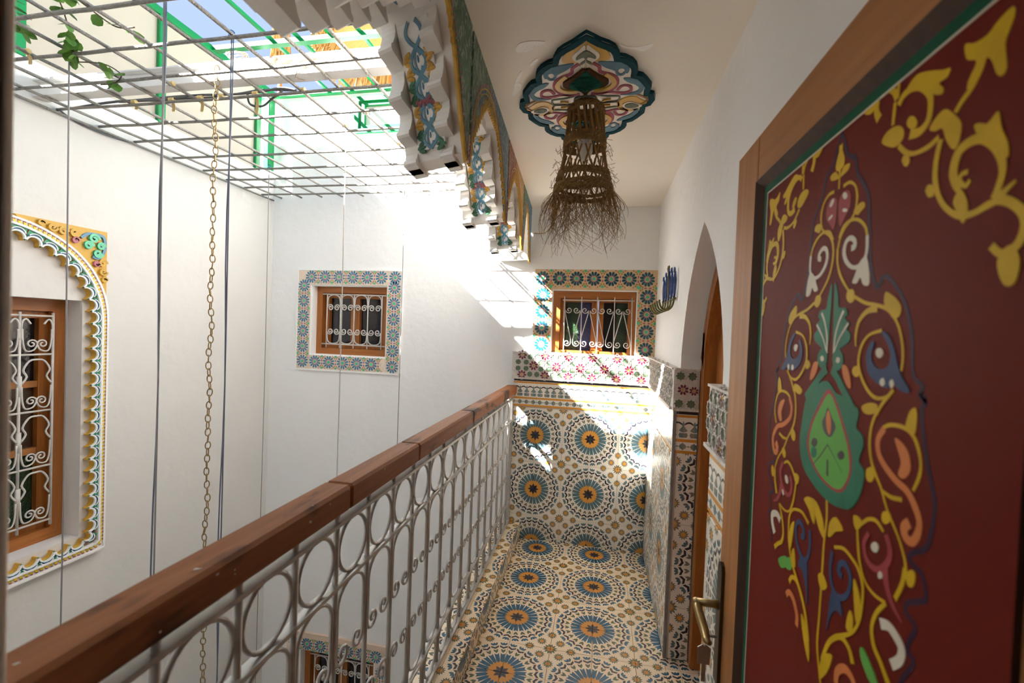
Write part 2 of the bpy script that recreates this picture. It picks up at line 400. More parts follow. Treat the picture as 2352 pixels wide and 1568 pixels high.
# painted ornament in door-plane metres (y, z): kind s = stroke with widths, p = filled shape
DOOR_HALF = [
('p', 'Y', [(0.752, 1.825), (0.739, 1.803), (0.739, 1.79), (0.75, 1.787), (0.753, 1.795), (0.755, 1.818)], 0),
('p', 'Y', [(0.723, 1.787), (0.726, 1.779), (0.74, 1.776), (0.748, 1.776), (0.743, 1.785), (0.736, 1.789)], 0),
('s', 'Y', [(0.751, 1.788), (0.75, 1.775), (0.75, 1.759)], [0.003, 0.003, 0.003]),
('s', 'Y', [(0.737, 1.759), (0.72, 1.759), (0.705, 1.749), (0.699, 1.732), (0.702, 1.715), (0.71, 1.705), (0.727, 1.696), (0.739, 1.683), (0.743, 1.67)], [0.004, 0.004, 0.003, 0.004, 0.003, 0.004, 0.004, 0.004, 0.004]),
('p', 'P', [(0.74, 1.749), (0.724, 1.749), (0.716, 1.737), (0.717, 1.722), (0.728, 1.712), (0.742, 1.702), (0.748, 1.736)], 0),
('p', 'W', [(0.725, 1.742), (0.726, 1.739), (0.729, 1.738), (0.733, 1.739), (0.736, 1.742), (0.738, 1.745), (0.737, 1.748), (0.734, 1.749), (0.73, 1.748), (0.727, 1.745)], 0),
('p', 'W', [(0.723, 1.72), (0.724, 1.719), (0.727, 1.719), (0.731, 1.72), (0.734, 1.721), (0.736, 1.723), (0.735, 1.725), (0.731, 1.725), (0.728, 1.724), (0.724, 1.722)], 0),
('p', 'Y', [(0.706, 1.714), (0.693, 1.721), (0.682, 1.72), (0.679, 1.713), (0.687, 1.709), (0.696, 1.706)], 0),
('s', 'Y', [(0.741, 1.684), (0.73, 1.699), (0.71, 1.703), (0.691, 1.698), (0.676, 1.686), (0.67, 1.673)], [0.005, 0.004, 0.004, 0.004, 0.004, 0.004]),
('s', 'W', [(0.67, 1.673), (0.669, 1.656), (0.672, 1.644), (0.685, 1.635), (0.703, 1.636), (0.719, 1.647), (0.726, 1.661), (0.722, 1.674), (0.711, 1.678), (0.7, 1.672), (0.699, 1.664), (0.707, 1.663)], [0.005, 0.005, 0.005, 0.005, 0.005, 0.006, 0.007, 0.006, 0.006, 0.006, 0.007, 0.007]),
('p', 'W', [(0.685, 1.639), (0.668, 1.644), (0.659, 1.609), (0.673, 1.608), (0.681, 1.619), (0.689, 1.612), (0.7, 1.614), (0.695, 1.623)], 0),
('s', 'Y', [(0.744, 1.67), (0.742, 1.648), (0.73, 1.625), (0.705, 1.601)], [0.004, 0.004, 0.004, 0.003]),
('p', 'Y', [(0.71, 1.604), (0.696, 1.604), (0.692, 1.59), (0.703, 1.586), (0.713, 1.594)], 0),
('s', 'Y', [(0.692, 1.594), (0.667, 1.584), (0.642, 1.579), (0.618, 1.572), (0.599, 1.555), (0.589, 1.533), (0.586, 1.514), (0.588, 1.5)], [0.004, 0.004, 0.004, 0.004, 0.003, 0.003, 0.003, 0.003]),
('p', 'Y', [(0.624, 1.594), (0.605, 1.585), (0.594, 1.574), (0.596, 1.563), (0.607, 1.561), (0.618, 1.571), (0.626, 1.58)], 0),
('s', 'Y', [(0.639, 1.575), (0.661, 1.572), (0.678, 1.56), (0.684, 1.542), (0.683, 1.526)], [0.008, 0.006, 0.005, 0.004, 0.002]),
('p', 'G', [(0.747, 1.616), (0.735, 1.599), (0.731, 1.582), (0.713, 1.58), (0.707, 1.57), (0.714, 1.566), (0.701, 1.557), (0.707, 1.55), (0.697, 1.543), (0.7, 1.532), (0.717, 1.524), (0.731, 1.517), (0.741, 1.507)], 0),
('s', 'W', [(0.74, 1.514), (0.738, 1.539), (0.729, 1.561), (0.718, 1.576)], [0.003, 0.003, 0.003, 0.004]),
('s', 'W', [(0.74, 1.514), (0.728, 1.534), (0.714, 1.549), (0.704, 1.558)], [0.002, 0.002, 0.003, 0.003]),
('p', 'G', [(0.712, 1.506), (0.714, 1.497), (0.721, 1.491), (0.73, 1.49), (0.738, 1.495), (0.742, 1.505), (0.74, 1.514), (0.733, 1.52), (0.724, 1.52), (0.716, 1.515)], 0),
('p', 'W', [(0.721, 1.505), (0.722, 1.503), (0.724, 1.501), (0.728, 1.501), (0.731, 1.502), (0.732, 1.504), (0.731, 1.507), (0.729, 1.509), (0.725, 1.509), (0.722, 1.508)], 0),
('s', 'G', [(0.743, 1.49), (0.728, 1.481), (0.711, 1.466), (0.69, 1.449), (0.677, 1.438)], [0.011, 0.011, 0.011, 0.01, 0.01]),
('p', 'C', [(0.714, 1.498), (0.699, 1.496), (0.689, 1.471), (0.697, 1.469), (0.71, 1.482)], 0),
('s', 'Y', [(0.627, 1.547), (0.654, 1.541), (0.67, 1.525), (0.674, 1.503), (0.664, 1.484), (0.648, 1.469), (0.631, 1.463), (0.612, 1.467), (0.599, 1.477)], [0.004, 0.003, 0.004, 0.004, 0.004, 0.004, 0.004, 0.003, 0.004]),
('p', 'B', [(0.627, 1.546), (0.615, 1.542), (0.603, 1.527), (0.595, 1.51), (0.587, 1.495), (0.572, 1.48), (0.579, 1.476), (0.593, 1.48), (0.604, 1.487), (0.61, 1.478), (0.621, 1.479), (0.633, 1.482), (0.65, 1.492), (0.657, 1.508), (0.656, 1.52), (0.647, 1.533), (0.641, 1.53), (0.646, 1.518), (0.641, 1.505), (0.626, 1.499), (0.612, 1.504), (0.608, 1.516), (0.614, 1.529), (0.624, 1.54)], 0),
('p', 'W', [(0.622, 1.519), (0.623, 1.516), (0.627, 1.513), (0.631, 1.513), (0.635, 1.515), (0.637, 1.519), (0.636, 1.523), (0.632, 1.525), (0.628, 1.525), (0.624, 1.523)], 0),
('p', 'W', [(0.616, 1.484), (0.616, 1.482), (0.619, 1.479), (0.622, 1.479), (0.625, 1.481), (0.626, 1.483), (0.625, 1.486), (0.623, 1.488), (0.619, 1.489), (0.617, 1.487)], 0),
('p', 'W', [(0.599, 1.484), (0.6, 1.481), (0.602, 1.479), (0.604, 1.478), (0.606, 1.48), (0.607, 1.483), (0.607, 1.486), (0.605, 1.488), (0.602, 1.489), (0.6, 1.487)], 0),
('p', 'Y', [(0.668, 1.493), (0.67, 1.489), (0.674, 1.486), (0.68, 1.485), (0.686, 1.488), (0.688, 1.492), (0.686, 1.496), (0.682, 1.499), (0.675, 1.5), (0.67, 1.497)], 0),
('s', 'Y', [(0.601, 1.475), (0.619, 1.457), (0.629, 1.442)], [0.004, 0.004, 0.003]),
('s', 'Y', [(0.627, 1.451), (0.638, 1.429), (0.641, 1.407), (0.637, 1.387), (0.627, 1.371), (0.614, 1.357), (0.601, 1.337), (0.589, 1.324), (0.575, 1.309), (0.565, 1.292), (0.563, 1.282)], [0.004, 0.004, 0.004, 0.004, 0.004, 0.003, 0.003, 0.003, 0.003, 0.003, 0.004]),
('p', 'Y', [(0.662, 1.448), (0.646, 1.455), (0.63, 1.455), (0.631, 1.446), (0.645, 1.44), (0.658, 1.441)], 0),
('s', 'Y', [(0.558, 1.372), (0.55, 1.39), (0.549, 1.405), (0.556, 1.423), (0.566, 1.433), (0.582, 1.437), (0.603, 1.435), (0.617, 1.428)], [0.003, 0.004, 0.003, 0.004, 0.004, 0.004, 0.004, 0.004]),
('s', 'C', [(0.613, 1.429), (0.624, 1.413), (0.621, 1.396), (0.607, 1.384), (0.587, 1.374), (0.567, 1.368), (0.553, 1.355), (0.546, 1.342), (0.548, 1.328), (0.556, 1.317), (0.566, 1.318), (0.569, 1.327), (0.561, 1.336)], [0.007, 0.007, 0.007, 0.007, 0.007, 0.007, 0.008, 0.007, 0.008, 0.008, 0.009, 0.01, 0.009]),
('p', 'C', [(0.593, 1.422), (0.577, 1.418), (0.567, 1.408), (0.564, 1.392), (0.574, 1.38), (0.584, 1.382), (0.58, 1.396), (0.585, 1.407)], 0),
('s', 'Y', [(0.61, 1.354), (0.595, 1.352), (0.575, 1.356)], [0.003, 0.004, 0.004]),
('p', 'Y', [(0.576, 1.437), (0.571, 1.455), (0.562, 1.462), (0.558, 1.453), (0.56, 1.434), (0.568, 1.434)], 0),
('p', 'Y', [(0.627, 1.369), (0.628, 1.363), (0.632, 1.358), (0.638, 1.356), (0.643, 1.358), (0.645, 1.363), (0.644, 1.37), (0.639, 1.374), (0.634, 1.376), (0.629, 1.374)], 0),
('p', 'Y', [(0.592, 1.329), (0.593, 1.324), (0.597, 1.32), (0.602, 1.317), (0.607, 1.318), (0.609, 1.322), (0.608, 1.328), (0.604, 1.332), (0.598, 1.334), (0.594, 1.333)], 0),
('s', 'Y', [(0.649, 1.298), (0.634, 1.31), (0.618, 1.314), (0.604, 1.307)], [0.004, 0.004, 0.004, 0.003]),
('p', 'Y', [(0.667, 1.302), (0.654, 1.304), (0.647, 1.298), (0.657, 1.286), (0.665, 1.29)], 0),
('s', 'P', [(0.632, 1.293), (0.641, 1.276), (0.633, 1.259), (0.613, 1.257), (0.594, 1.274), (0.59, 1.291), (0.599, 1.306)], [0.005, 0.006, 0.006, 0.006, 0.007, 0.007, 0.007]),
('s', 'P', [(0.599, 1.267), (0.592, 1.248), (0.581, 1.233), (0.564, 1.223)], [0.011, 0.008, 0.006, 0.002]),
('p', 'W', [(0.611, 1.286), (0.612, 1.281), (0.615, 1.277), (0.62, 1.275), (0.624, 1.276), (0.626, 1.279), (0.625, 1.283), (0.621, 1.287), (0.616, 1.289), (0.613, 1.288)], 0),
('p', 'W', [(0.601, 1.256), (0.602, 1.253), (0.604, 1.251), (0.607, 1.249), (0.609, 1.25), (0.61, 1.252), (0.609, 1.255), (0.607, 1.258), (0.605, 1.259), (0.602, 1.258)], 0),
('s', 'Y', [(0.657, 1.291), (0.654, 1.27), (0.647, 1.247), (0.634, 1.23), (0.614, 1.225), (0.593, 1.228)], [0.003, 0.004, 0.004, 0.003, 0.003, 0.003]),
('s', 'Y', [(0.563, 1.283), (0.567, 1.264), (0.577, 1.242)], [0.006, 0.005, 0.005]),
('p', 'Y', [(0.547, 1.281), (0.548, 1.275), (0.551, 1.27), (0.555, 1.268), (0.559, 1.269), (0.561, 1.274), (0.56, 1.28), (0.557, 1.285), (0.552, 1.288), (0.548, 1.286)], 0),
('s', 'W', [(0.6, 1.199), (0.586, 1.205), (0.572, 1.202), (0.562, 1.195), (0.564, 1.181), (0.577, 1.166)], [0.01, 0.009, 0.01, 0.01, 0.009, 0.009]),
('s', 'Y', [(0.592, 1.228), (0.608, 1.207), (0.616, 1.184), (0.61, 1.165), (0.596, 1.155), (0.58, 1.141)], [0.004, 0.005, 0.005, 0.006, 0.006, 0.007]),
('p', 'Y', [(0.729, 1.247), (0.726, 1.268), (0.71, 1.282), (0.69, 1.272), (0.708, 1.262), (0.72, 1.25)], 0),
('s', 'B', [(0.715, 1.231), (0.718, 1.203), (0.709, 1.181), (0.691, 1.177), (0.671, 1.194), (0.666, 1.217), (0.677, 1.229), (0.691, 1.225), (0.696, 1.212), (0.686, 1.209)], [0.006, 0.006, 0.006, 0.007, 0.006, 0.006, 0.007, 0.007, 0.007, 0.007]),
('p', 'B', [(0.71, 1.178), (0.689, 1.176), (0.681, 1.157), (0.696, 1.156), (0.711, 1.137), (0.719, 1.112), (0.717, 1.141)], 0),
('s', 'Y', [(0.71, 1.239), (0.686, 1.248), (0.662, 1.244), (0.648, 1.237), (0.638, 1.221), (0.638, 1.197), (0.642, 1.175), (0.657, 1.15), (0.684, 1.128)], [0.004, 0.004, 0.004, 0.004, 0.004, 0.004, 0.004, 0.004, 0.005]),
('p', 'Y', [(0.659, 1.221), (0.645, 1.209), (0.639, 1.184), (0.648, 1.169), (0.654, 1.187)], 0),
('p', 'Y', [(0.671, 1.149), (0.664, 1.176), (0.655, 1.169), (0.657, 1.15)], 0),
('s', 'Y', [(0.728, 1.062), (0.712, 1.099), (0.684, 1.127), (0.662, 1.127), (0.651, 1.113)], [0.006, 0.006, 0.006, 0.006, 0.007]),
('p', 'Y', [(0.731, 1.06), (0.716, 1.081), (0.7, 1.087), (0.713, 1.054), (0.733, 1.031)], 0),
('s', 'C', [(0.687, 1.058), (0.686, 1.076), (0.67, 1.093), (0.652, 1.095), (0.642, 1.085)], [0.009, 0.009, 0.009, 0.008, 0.008]),
('p', 'L', [(0.637, 1.143), (0.627, 1.147), (0.599, 1.128), (0.612, 1.118), (0.631, 1.129)], 0),
('s', 'V', [(0.751, 1.843), (0.74, 1.825), (0.73, 1.802), (0.709, 1.789), (0.702, 1.766), (0.676, 1.733), (0.669, 1.706), (0.661, 1.64), (0.644, 1.602), (0.626, 1.614), (0.591, 1.582), (0.575, 1.544), (0.568, 1.497), (0.553, 1.487), (0.556, 1.476), (0.546, 1.47)], [0.005, 0.005, 0.005, 0.006, 0.005, 0.005, 0.005, 0.005, 0.005, 0.005, 0.004, 0.005, 0.004, 0.005, 0.005, 0.005]),
('s', 'V', [(0.555, 1.479), (0.547, 1.469), (0.552, 1.46), (0.544, 1.422), (0.533, 1.39), (0.526, 1.369), (0.529, 1.337), (0.536, 1.319), (0.558, 1.302), (0.554, 1.294), (0.539, 1.291), (0.531, 1.274), (0.534, 1.265), (0.557, 1.249), (0.559, 1.238), (0.543, 1.231), (0.551, 1.212), (0.553, 1.199), (0.543, 1.193), (0.559, 1.163), (0.564, 1.143)], [0.005, 0.005, 0.005, 0.005, 0.005, 0.005, 0.005, 0.005, 0.005, 0.005, 0.005, 0.005, 0.005, 0.005, 0.005, 0.005, 0.005, 0.005, 0.005, 0.005, 0.005]),
('p', 'Y', [(0.469, 1.827), (0.466, 1.819), (0.47, 1.809), (0.474, 1.798), (0.471, 1.776), (0.476, 1.771), (0.482, 1.777), (0.487, 1.79), (0.493, 1.798), (0.496, 1.79), (0.502, 1.782), (0.509, 1.775), (0.514, 1.778), (0.514, 1.787), (0.505, 1.801), (0.516, 1.809), (0.52, 1.818), (0.52, 1.827), (0.509, 1.821), (0.494, 1.819), (0.484, 1.824)], 0),
('s', 'Y', [(0.511, 1.777), (0.521, 1.771), (0.528, 1.764)], [0.005, 0.005, 0.005]),
('p', 'Y', [(0.544, 1.775), (0.535, 1.769), (0.521, 1.753), (0.519, 1.741), (0.523, 1.728), (0.53, 1.729), (0.539, 1.742), (0.545, 1.756), (0.556, 1.758), (0.564, 1.764), (0.555, 1.772)], 0),
('s', 'Y', [(0.549, 1.749), (0.563, 1.745), (0.583, 1.746), (0.599, 1.752), (0.615, 1.767)], [0.005, 0.005, 0.004, 0.005, 0.005]),
('p', 'Y', [(0.649, 1.785), (0.639, 1.794), (0.62, 1.793), (0.608, 1.784), (0.607, 1.773), (0.618, 1.768), (0.631, 1.772)], 0),
('s', 'Y', [(0.596, 1.772), (0.579, 1.768), (0.567, 1.774), (0.564, 1.788), (0.567, 1.803), (0.581, 1.818), (0.597, 1.825), (0.611, 1.824), (0.619, 1.817)], [0.009, 0.008, 0.007, 0.007, 0.007, 0.007, 0.007, 0.007, 0.007]),
('p', 'Y', [(0.606, 1.828), (0.59, 1.836), (0.569, 1.829), (0.548, 1.818), (0.538, 1.814), (0.542, 1.807), (0.553, 1.807), (0.546, 1.798), (0.548, 1.793), (0.56, 1.799), (0.57, 1.813), (0.589, 1.825)], 0),
('s', 'Y', [(0.626, 1.824), (0.627, 1.811), (0.628, 1.797)], [0.004, 0.005, 0.004]),
('s', 'Y', [(0.623, 1.826), (0.63, 1.839), (0.644, 1.85), (0.657, 1.852), (0.663, 1.843), (0.664, 1.831), (0.657, 1.818)], [0.006, 0.006, 0.007, 0.007, 0.008, 0.008, 0.009]),
('p', 'Y', [(0.692, 1.851), (0.678, 1.855), (0.667, 1.847), (0.669, 1.836), (0.68, 1.835), (0.692, 1.842)], 0),
('s', 'Y', [(0.62, 1.849), (0.621, 1.84), (0.622, 1.826)], [0.003, 0.004, 0.005]),
('p', 'Y', [(0.584, 1.78), (0.585, 1.776), (0.589, 1.776), (0.595, 1.778), (0.6, 1.783), (0.602, 1.788), (0.6, 1.792), (0.596, 1.793), (0.59, 1.79), (0.586, 1.785)], 0),
('p', 'Y', [(0.593, 1.741), (0.594, 1.738), (0.597, 1.736), (0.602, 1.738), (0.605, 1.742), (0.607, 1.746), (0.606, 1.75), (0.603, 1.751), (0.599, 1.75), (0.595, 1.746)], 0),
('s', 'Y', [(0.546, 1.745), (0.551, 1.723), (0.55, 1.701), (0.541, 1.68), (0.527, 1.665), (0.512, 1.657), (0.497, 1.656), (0.483, 1.659), (0.473, 1.66)], [0.006, 0.006, 0.006, 0.005, 0.005, 0.006, 0.005, 0.006, 0.005]),
('s', 'Y', [(0.515, 1.684), (0.522, 1.692), (0.526, 1.705), (0.521, 1.721), (0.509, 1.726), (0.494, 1.724), (0.481, 1.713), (0.472, 1.699), (0.469, 1.684), (0.473, 1.67), (0.476, 1.663)], [0.009, 0.008, 0.009, 0.009, 0.008, 0.008, 0.007, 0.007, 0.006, 0.006, 0.007]),
('s', 'Y', [(0.507, 1.698), (0.515, 1.698), (0.517, 1.692), (0.509, 1.685), (0.504, 1.689)], [0.004, 0.004, 0.004, 0.004, 0.004]),
('p', 'Y', [(0.503, 1.74), (0.496, 1.739), (0.488, 1.735), (0.478, 1.741), (0.475, 1.737), (0.472, 1.723), (0.465, 1.708), (0.464, 1.695), (0.471, 1.702), (0.483, 1.718), (0.498, 1.729)], 0),
('p', 'Y', [(0.516, 1.684), (0.507, 1.672), (0.505, 1.659), (0.51, 1.649), (0.518, 1.662), (0.524, 1.674)], 0),
('s', 'Y', [(0.471, 1.663), (0.455, 1.672)], [0.007, 0.002]),
('s', 'Y', [(0.477, 1.663), (0.461, 1.656), (0.448, 1.644), (0.445, 1.631), (0.45, 1.617), (0.465, 1.612), (0.476, 1.621)], [0.008, 0.007, 0.007, 0.006, 0.007, 0.006, 0.006]),
('p', 'Y', [(0.468, 1.609), (0.458, 1.618), (0.448, 1.608), (0.447, 1.595), (0.451, 1.584), (0.46, 1.584), (0.467, 1.596)], 0),
('p', 'Y', [(0.55, 1.693), (0.551, 1.689), (0.554, 1.688), (0.559, 1.689), (0.562, 1.693), (0.564, 1.697), (0.563, 1.701), (0.56, 1.703), (0.555, 1.701), (0.552, 1.697)], 0),
]
DOOR_MID = [
('p', 'G', [(0.753, 1.472), (0.728, 1.458), (0.707, 1.455), (0.691, 1.447), (0.672, 1.445), (0.667, 1.436), (0.671, 1.418), (0.656, 1.411), (0.653, 1.397), (0.661, 1.376), (0.648, 1.367), (0.65, 1.347), (0.657, 1.328), (0.673, 1.309), (0.691, 1.301), (0.722, 1.296), (0.751, 1.298), (0.783, 1.306), (0.819, 1.323), (0.836, 1.356), (0.831, 1.398), (0.818, 1.44), (0.787, 1.462)], 0),
('p', 'P', [(0.748, 1.461), (0.721, 1.443), (0.703, 1.419), (0.689, 1.399), (0.678, 1.376), (0.677, 1.356), (0.685, 1.336), (0.701, 1.32), (0.731, 1.317), (0.769, 1.325), (0.799, 1.345), (0.81, 1.368), (0.799, 1.401), (0.775, 1.435)], 0),
('p', 'L', [(0.747, 1.454), (0.726, 1.439), (0.709, 1.417), (0.694, 1.396), (0.684, 1.374), (0.682, 1.356), (0.69, 1.338), (0.704, 1.324), (0.73, 1.321), (0.765, 1.329), (0.793, 1.348), (0.802, 1.369), (0.792, 1.401), (0.771, 1.429)], 0),
('p', 'K', [(0.748, 1.433), (0.735, 1.421), (0.723, 1.41), (0.727, 1.399), (0.738, 1.39), (0.755, 1.394), (0.763, 1.408), (0.755, 1.42)], 0),
('p', 'C', [(0.746, 1.429), (0.738, 1.418), (0.736, 1.402), (0.74, 1.393), (0.748, 1.402), (0.751, 1.418)], 0),
('s', 'K', [(0.743, 1.378), (0.763, 1.356), (0.786, 1.336)], [0.002, 0.002, 0.001]),
('s', 'K', [(0.743, 1.378), (0.718, 1.362), (0.699, 1.349)], [0.002, 0.001, 0.001]),
('s', 'K', [(0.741, 1.356), (0.739, 1.332)], [0.004, 0.005]),
('p', 'K', [(0.774, 1.374), (0.775, 1.37), (0.78, 1.366), (0.786, 1.364), (0.792, 1.366), (0.794, 1.369), (0.792, 1.374), (0.788, 1.378), (0.781, 1.379), (0.776, 1.378)], 0),
('p', 'K', [(0.696, 1.374), (0.697, 1.37), (0.701, 1.367), (0.707, 1.365), (0.711, 1.366), (0.714, 1.37), (0.712, 1.374), (0.708, 1.377), (0.702, 1.379), (0.698, 1.377)], 0),
('p', 'G', [(0.775, 1.359), (0.776, 1.353), (0.78, 1.349), (0.786, 1.347), (0.791, 1.349), (0.793, 1.354), (0.792, 1.36), (0.788, 1.364), (0.782, 1.365), (0.777, 1.363)], 0),
('p', 'C', [(0.693, 1.358), (0.693, 1.352), (0.696, 1.348), (0.701, 1.347), (0.704, 1.349), (0.706, 1.354), (0.705, 1.359), (0.702, 1.363), (0.698, 1.365), (0.694, 1.362)], 0),
('s', 'Y', [(0.739, 1.297), (0.736, 1.269), (0.74, 1.233), (0.741, 1.205), (0.742, 1.162), (0.743, 1.119), (0.745, 1.076), (0.735, 1.04), (0.726, 1.019)], [0.004, 0.004, 0.004, 0.004, 0.004, 0.004, 0.004, 0.004, 0.003]),
('p', 'Y', [(0.792, 1.28), (0.769, 1.282), (0.747, 1.264), (0.74, 1.238), (0.756, 1.244), (0.773, 1.263)], 0),
('p', 'Y', [(0.753, 1.176), (0.739, 1.185), (0.725, 1.173), (0.742, 1.16)], 0),
('p', 'L', [(0.875, 1.139), (0.856, 1.153), (0.842, 1.149), (0.848, 1.134), (0.867, 1.129)], 0),
]
# ================================================================ the setting
def wall(name, T, u0, u1, v0, v1, holes, th, mats, label, deep=None):
    mb = MB()
    us = sorted({u0, u1, *[h[0] for h in holes], *[h[1] for h in holes]}); vs2 = sorted({v0, v1, *[h[2] for h in holes], *[h[3] for h in holes]})
    for i in range(len(us)-1):
        for j in range(len(vs2)-1):
            a, b, c, d = us[i], us[i+1], vs2[j], vs2[j+1]; mu, mv = (a+b)/2, (c+d)/2
            if any(h[0] < mu < h[1] and h[2] < mv < h[3] for h in holes): continue
            mb.add([T(a, c, 0), T(b, c, 0), T(b, d, 0), T(a, d, 0)], [(0, 1, 2, 3)])
            mb.add([T(a, c, -th), T(b, c, -th), T(b, d, -th), T(a, d, -th)], [(3, 2, 1, 0)])
    for a, b, c, d in list(holes)+[(u0, u1, v0, v1)]:
        q = [(a, c), (b, c), (b, d), (a, d)]
        for i in range(4):
            p, r = q[i], q[(i+1) % 4]; mb.add([T(*p, 0), T(*r, 0), T(*r, -th), T(*p, -th)], [(0, 1, 2, 3)])
    o = mb.build(name, mats); recalc(o); return props(o, label, 'wall', kind='structure')
W1 = (-.345, .247, 1.389, 1.846); W2 = (-2.318, -1.665, 1.292, 1.848); W3 = (-2.34, -1.68, -2.45, -1.175); W4 = (1.10, 1.898, .348, 1.61)
W5 = (-2.00, -1.20, 3.075, 3.365)
wall_back = wall('wall_back', TB, XL-.3, XR+.5, -3, 3.0, [W1, W2, W3], .35, M['plaster'], 'white plaster end wall with the sunlit patch, beyond the handrail')
TBU = lambda u, v, h: (u, YB+.03-h, v)
wb2 = wall('wall_back', TBU, XL-.3, XR+.5, 3.0, 3.40, [W5], .3, M['plaster'], 'low white roof parapet above the ledge, around the green-framed window')
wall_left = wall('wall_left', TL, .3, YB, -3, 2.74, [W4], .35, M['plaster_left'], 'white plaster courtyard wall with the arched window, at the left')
wall_near = wall('wall_near', lambda u, v, h: (u, .30+h, v), XL-.3, XR+.5, -3, 4.0, [(-.53, .40, 0, 2.03)], .22, M['plaster'], 'white wall around the doorway the photo is taken from')
# right wall with the pointed doorway
YA0, YA1, ZS, ZA = 1.504, 2.24, 1.45, 1.99
arch_off = [(1.45, .368), (1.54, .345), (1.63, .312), (1.72, .268), (1.80, .212), (1.88, .140), (1.94, .070), (ZA, 0)]
YM = (YA0+YA1)/2
half = [(o_, z_) for z_, o_ in arch_off]
outl = [(YM+o_, z_) for o_, z_ in half] + [(YM-o_, z_) for o_, z_ in reversed(half[:-1])]
mb = MB()
def rw(*q): mb.add([TR(a, b, 0) for a, b in q], [tuple(range(len(q)))])
rw((.3, 0), (YA0, 0), (YA0, ZC), (.3, ZC)); rw((YA1, 0), (YB, 0), (YB, ZC), (YA1, ZC))
for i in range(len(outl)-1):
    a, b = outl[i], outl[i+1]; rw(b, a, (a[0], ZC), (b[0], ZC))
rw((.3, -3), (YB, -3), (YB, -.25), (.3, -.25))
prof = [(YA1, 0)]+outl+[(YA0, 0)]
for i in range(len(prof)-1):
    a, b = prof[i], prof[i+1]; mb.add([TR(*a, 0), TR(*b, 0), TR(*b, -.24), TR(*a, -.24)], [(0, 1, 2, 3)])
mb.box(XR+.24, XR+.30, .3, YB, -3, ZC)
wall_right = props(mb.build('wall_right', M['plaster']), 'white gallery wall with the pointed arch doorway', 'wall', kind='structure')
# gallery slab, tiles
mb = MB(); mb.box(-.70, XR+.24, .30, YB, -.25, -.006)
mb.box(-1.2, 1.0, -2.2, .30, -.25, 0)
floor = props(mb.build('floor', M['grout']), 'gallery floor of printed tiles with blue and orange star circles', 'floor', kind='structure')
TS, GAP = .2, .0016
def tiles(parent, T, u0, u1, v0, v1, cu, cv, mt, dep=.006, name='tile'):
    """square tiles on the star lattice (star centres at cu+.4i, cv+.4j), each its own object"""
    i0, i1 = math.floor((u0-cu)/TS+1e-6), math.ceil((u1-cu)/TS-1e-6); j0, j1 = math.floor((v0-cv)/TS+1e-6), math.ceil((v1-cv)/TS-1e-6)
    for i in range(i0, i1):
        for j in range(j0, j1):
            a, b = max(u0, cu+i*TS), min(u1, cu+(i+1)*TS); c, d = max(v0, cv+j*TS), min(v1, cv+(j+1)*TS)
            if b-a < .012 or d-c < .012: continue
            su = cu+(i if i % 2 == 0 else i+1)*TS; sv = cv+(j if j % 2 == 0 else j+1)*TS
            a += GAP/2; b -= GAP/2; c += GAP/2; d -= GAP/2; e = .0008; jt = random.uniform(0, .0006)
            m2 = MB(); q = [(a, c), (b, c), (b, d), (a, d)]; q2 = [(a+e, c+e), (b-e, c+e), (b-e, d-e), (a+e, d-e)]
            vs_ = [T(*p, -dep) for p in q]+[T(*p, -e+jt) for p in q]+[T(*p, jt) for p in q2]
            m2.add(vs_, [(8, 9, 10, 11)]+[(k, (k+1) % 4, 4+(k+1) % 4, 4+k) for k in range(4)]+[(4+k, 4+(k+1) % 4, 8+(k+1) % 4, 8+k) for k in range(4)])
            uv = [(abs(p[0]-su)/TS, abs(p[1]-sv)/TS) for p in q+q+q2]
            m2.build(name, mt, parent, uv=uv)
FX, FY = -.3746, 3.145
tiles(floor, TF, -.527, .360, .30, YB, FX, FY-4, M['tile_floor'])
tiles(floor, TF, .360, XR+.235, YA0+.02, YA1-.02, FX, FY-4, M['tile_floor'])
# kerb under the balustrade
XK, ZK = -.527, .115
mb = MB(); mb.box(-.705, XK-.007, .30, YB, 0, ZK-.007)
kerb = props(mb.build('trim_1', M['stone_edge']), 'low tiled kerb the balustrade stands on', 'kerb', kind='structure')
tiles(kerb, lambda u, v, h: (u, v, ZK+h), -.70, XK, .30, YB, FX-.02, FY-4.1, M['tile_floor'])
tiles(kerb, lambda u, v, h: (XK+h, u, v), .30, YB, .002, ZK-.001, FY-4.07, .16, M['tile_floor'])
tiles(kerb, lambda u, v, h: (-.705-h, u, v), .30, YB, .002, ZK-.001, FY-4.07, .16, M['tile_floor'])
# dados: tile fields, printed border, carved frieze
ZB0, ZB1, ZF0, ZF1 = .986, 1.172, 1.188, 1.388
def dado(parent, T, u0, u1, cu, cv, hb=.006):
    tiles(parent, T, u0, u1, .001, ZB0, cu, cv, M['tile_wall'])
    a = u0
    while a < u1-.012:
        b = min(u1, cu+(math.floor((a-cu)/TS+1e-6)+1)*TS)
        m2 = MB(); q = [(a+GAP/2, ZB0), (b-GAP/2, ZB0), (b-GAP/2, ZF0-.004), (a+GAP/2, ZF0-.004)]
        m2.prism(q, -hb, .0005, T)
        m2.build('border_tile', M['border'], parent, uv=[(p[0]-cu, p[1]-ZB0) for p in q+q]); a = b
wx0, wz0 = -.4367, .7773
mb = MB(); mb.box(-.612, XR, YB-.02, YB+.01, 0, ZF0)
dado_back = props(mb.build('trim_2', M['grout']), 'tiled dado on the end wall under the carved frieze', 'dado', kind='structure')
TBd = lambda u, v, h: (u, YB-.026-h, v)
dado(dado_back, TBd, -.610, .360, wx0, wz0-.8)
mb = MB(); mb.box(.366, XR+.01, YA1-.02, YB-.02, 0, ZF0); mb.box(.366, .47, YA1-.014, YA1+.01, 0, ZF0); mb.box(.358, .372, YA1-.024, YA1-.006, 0, ZF0, 1)
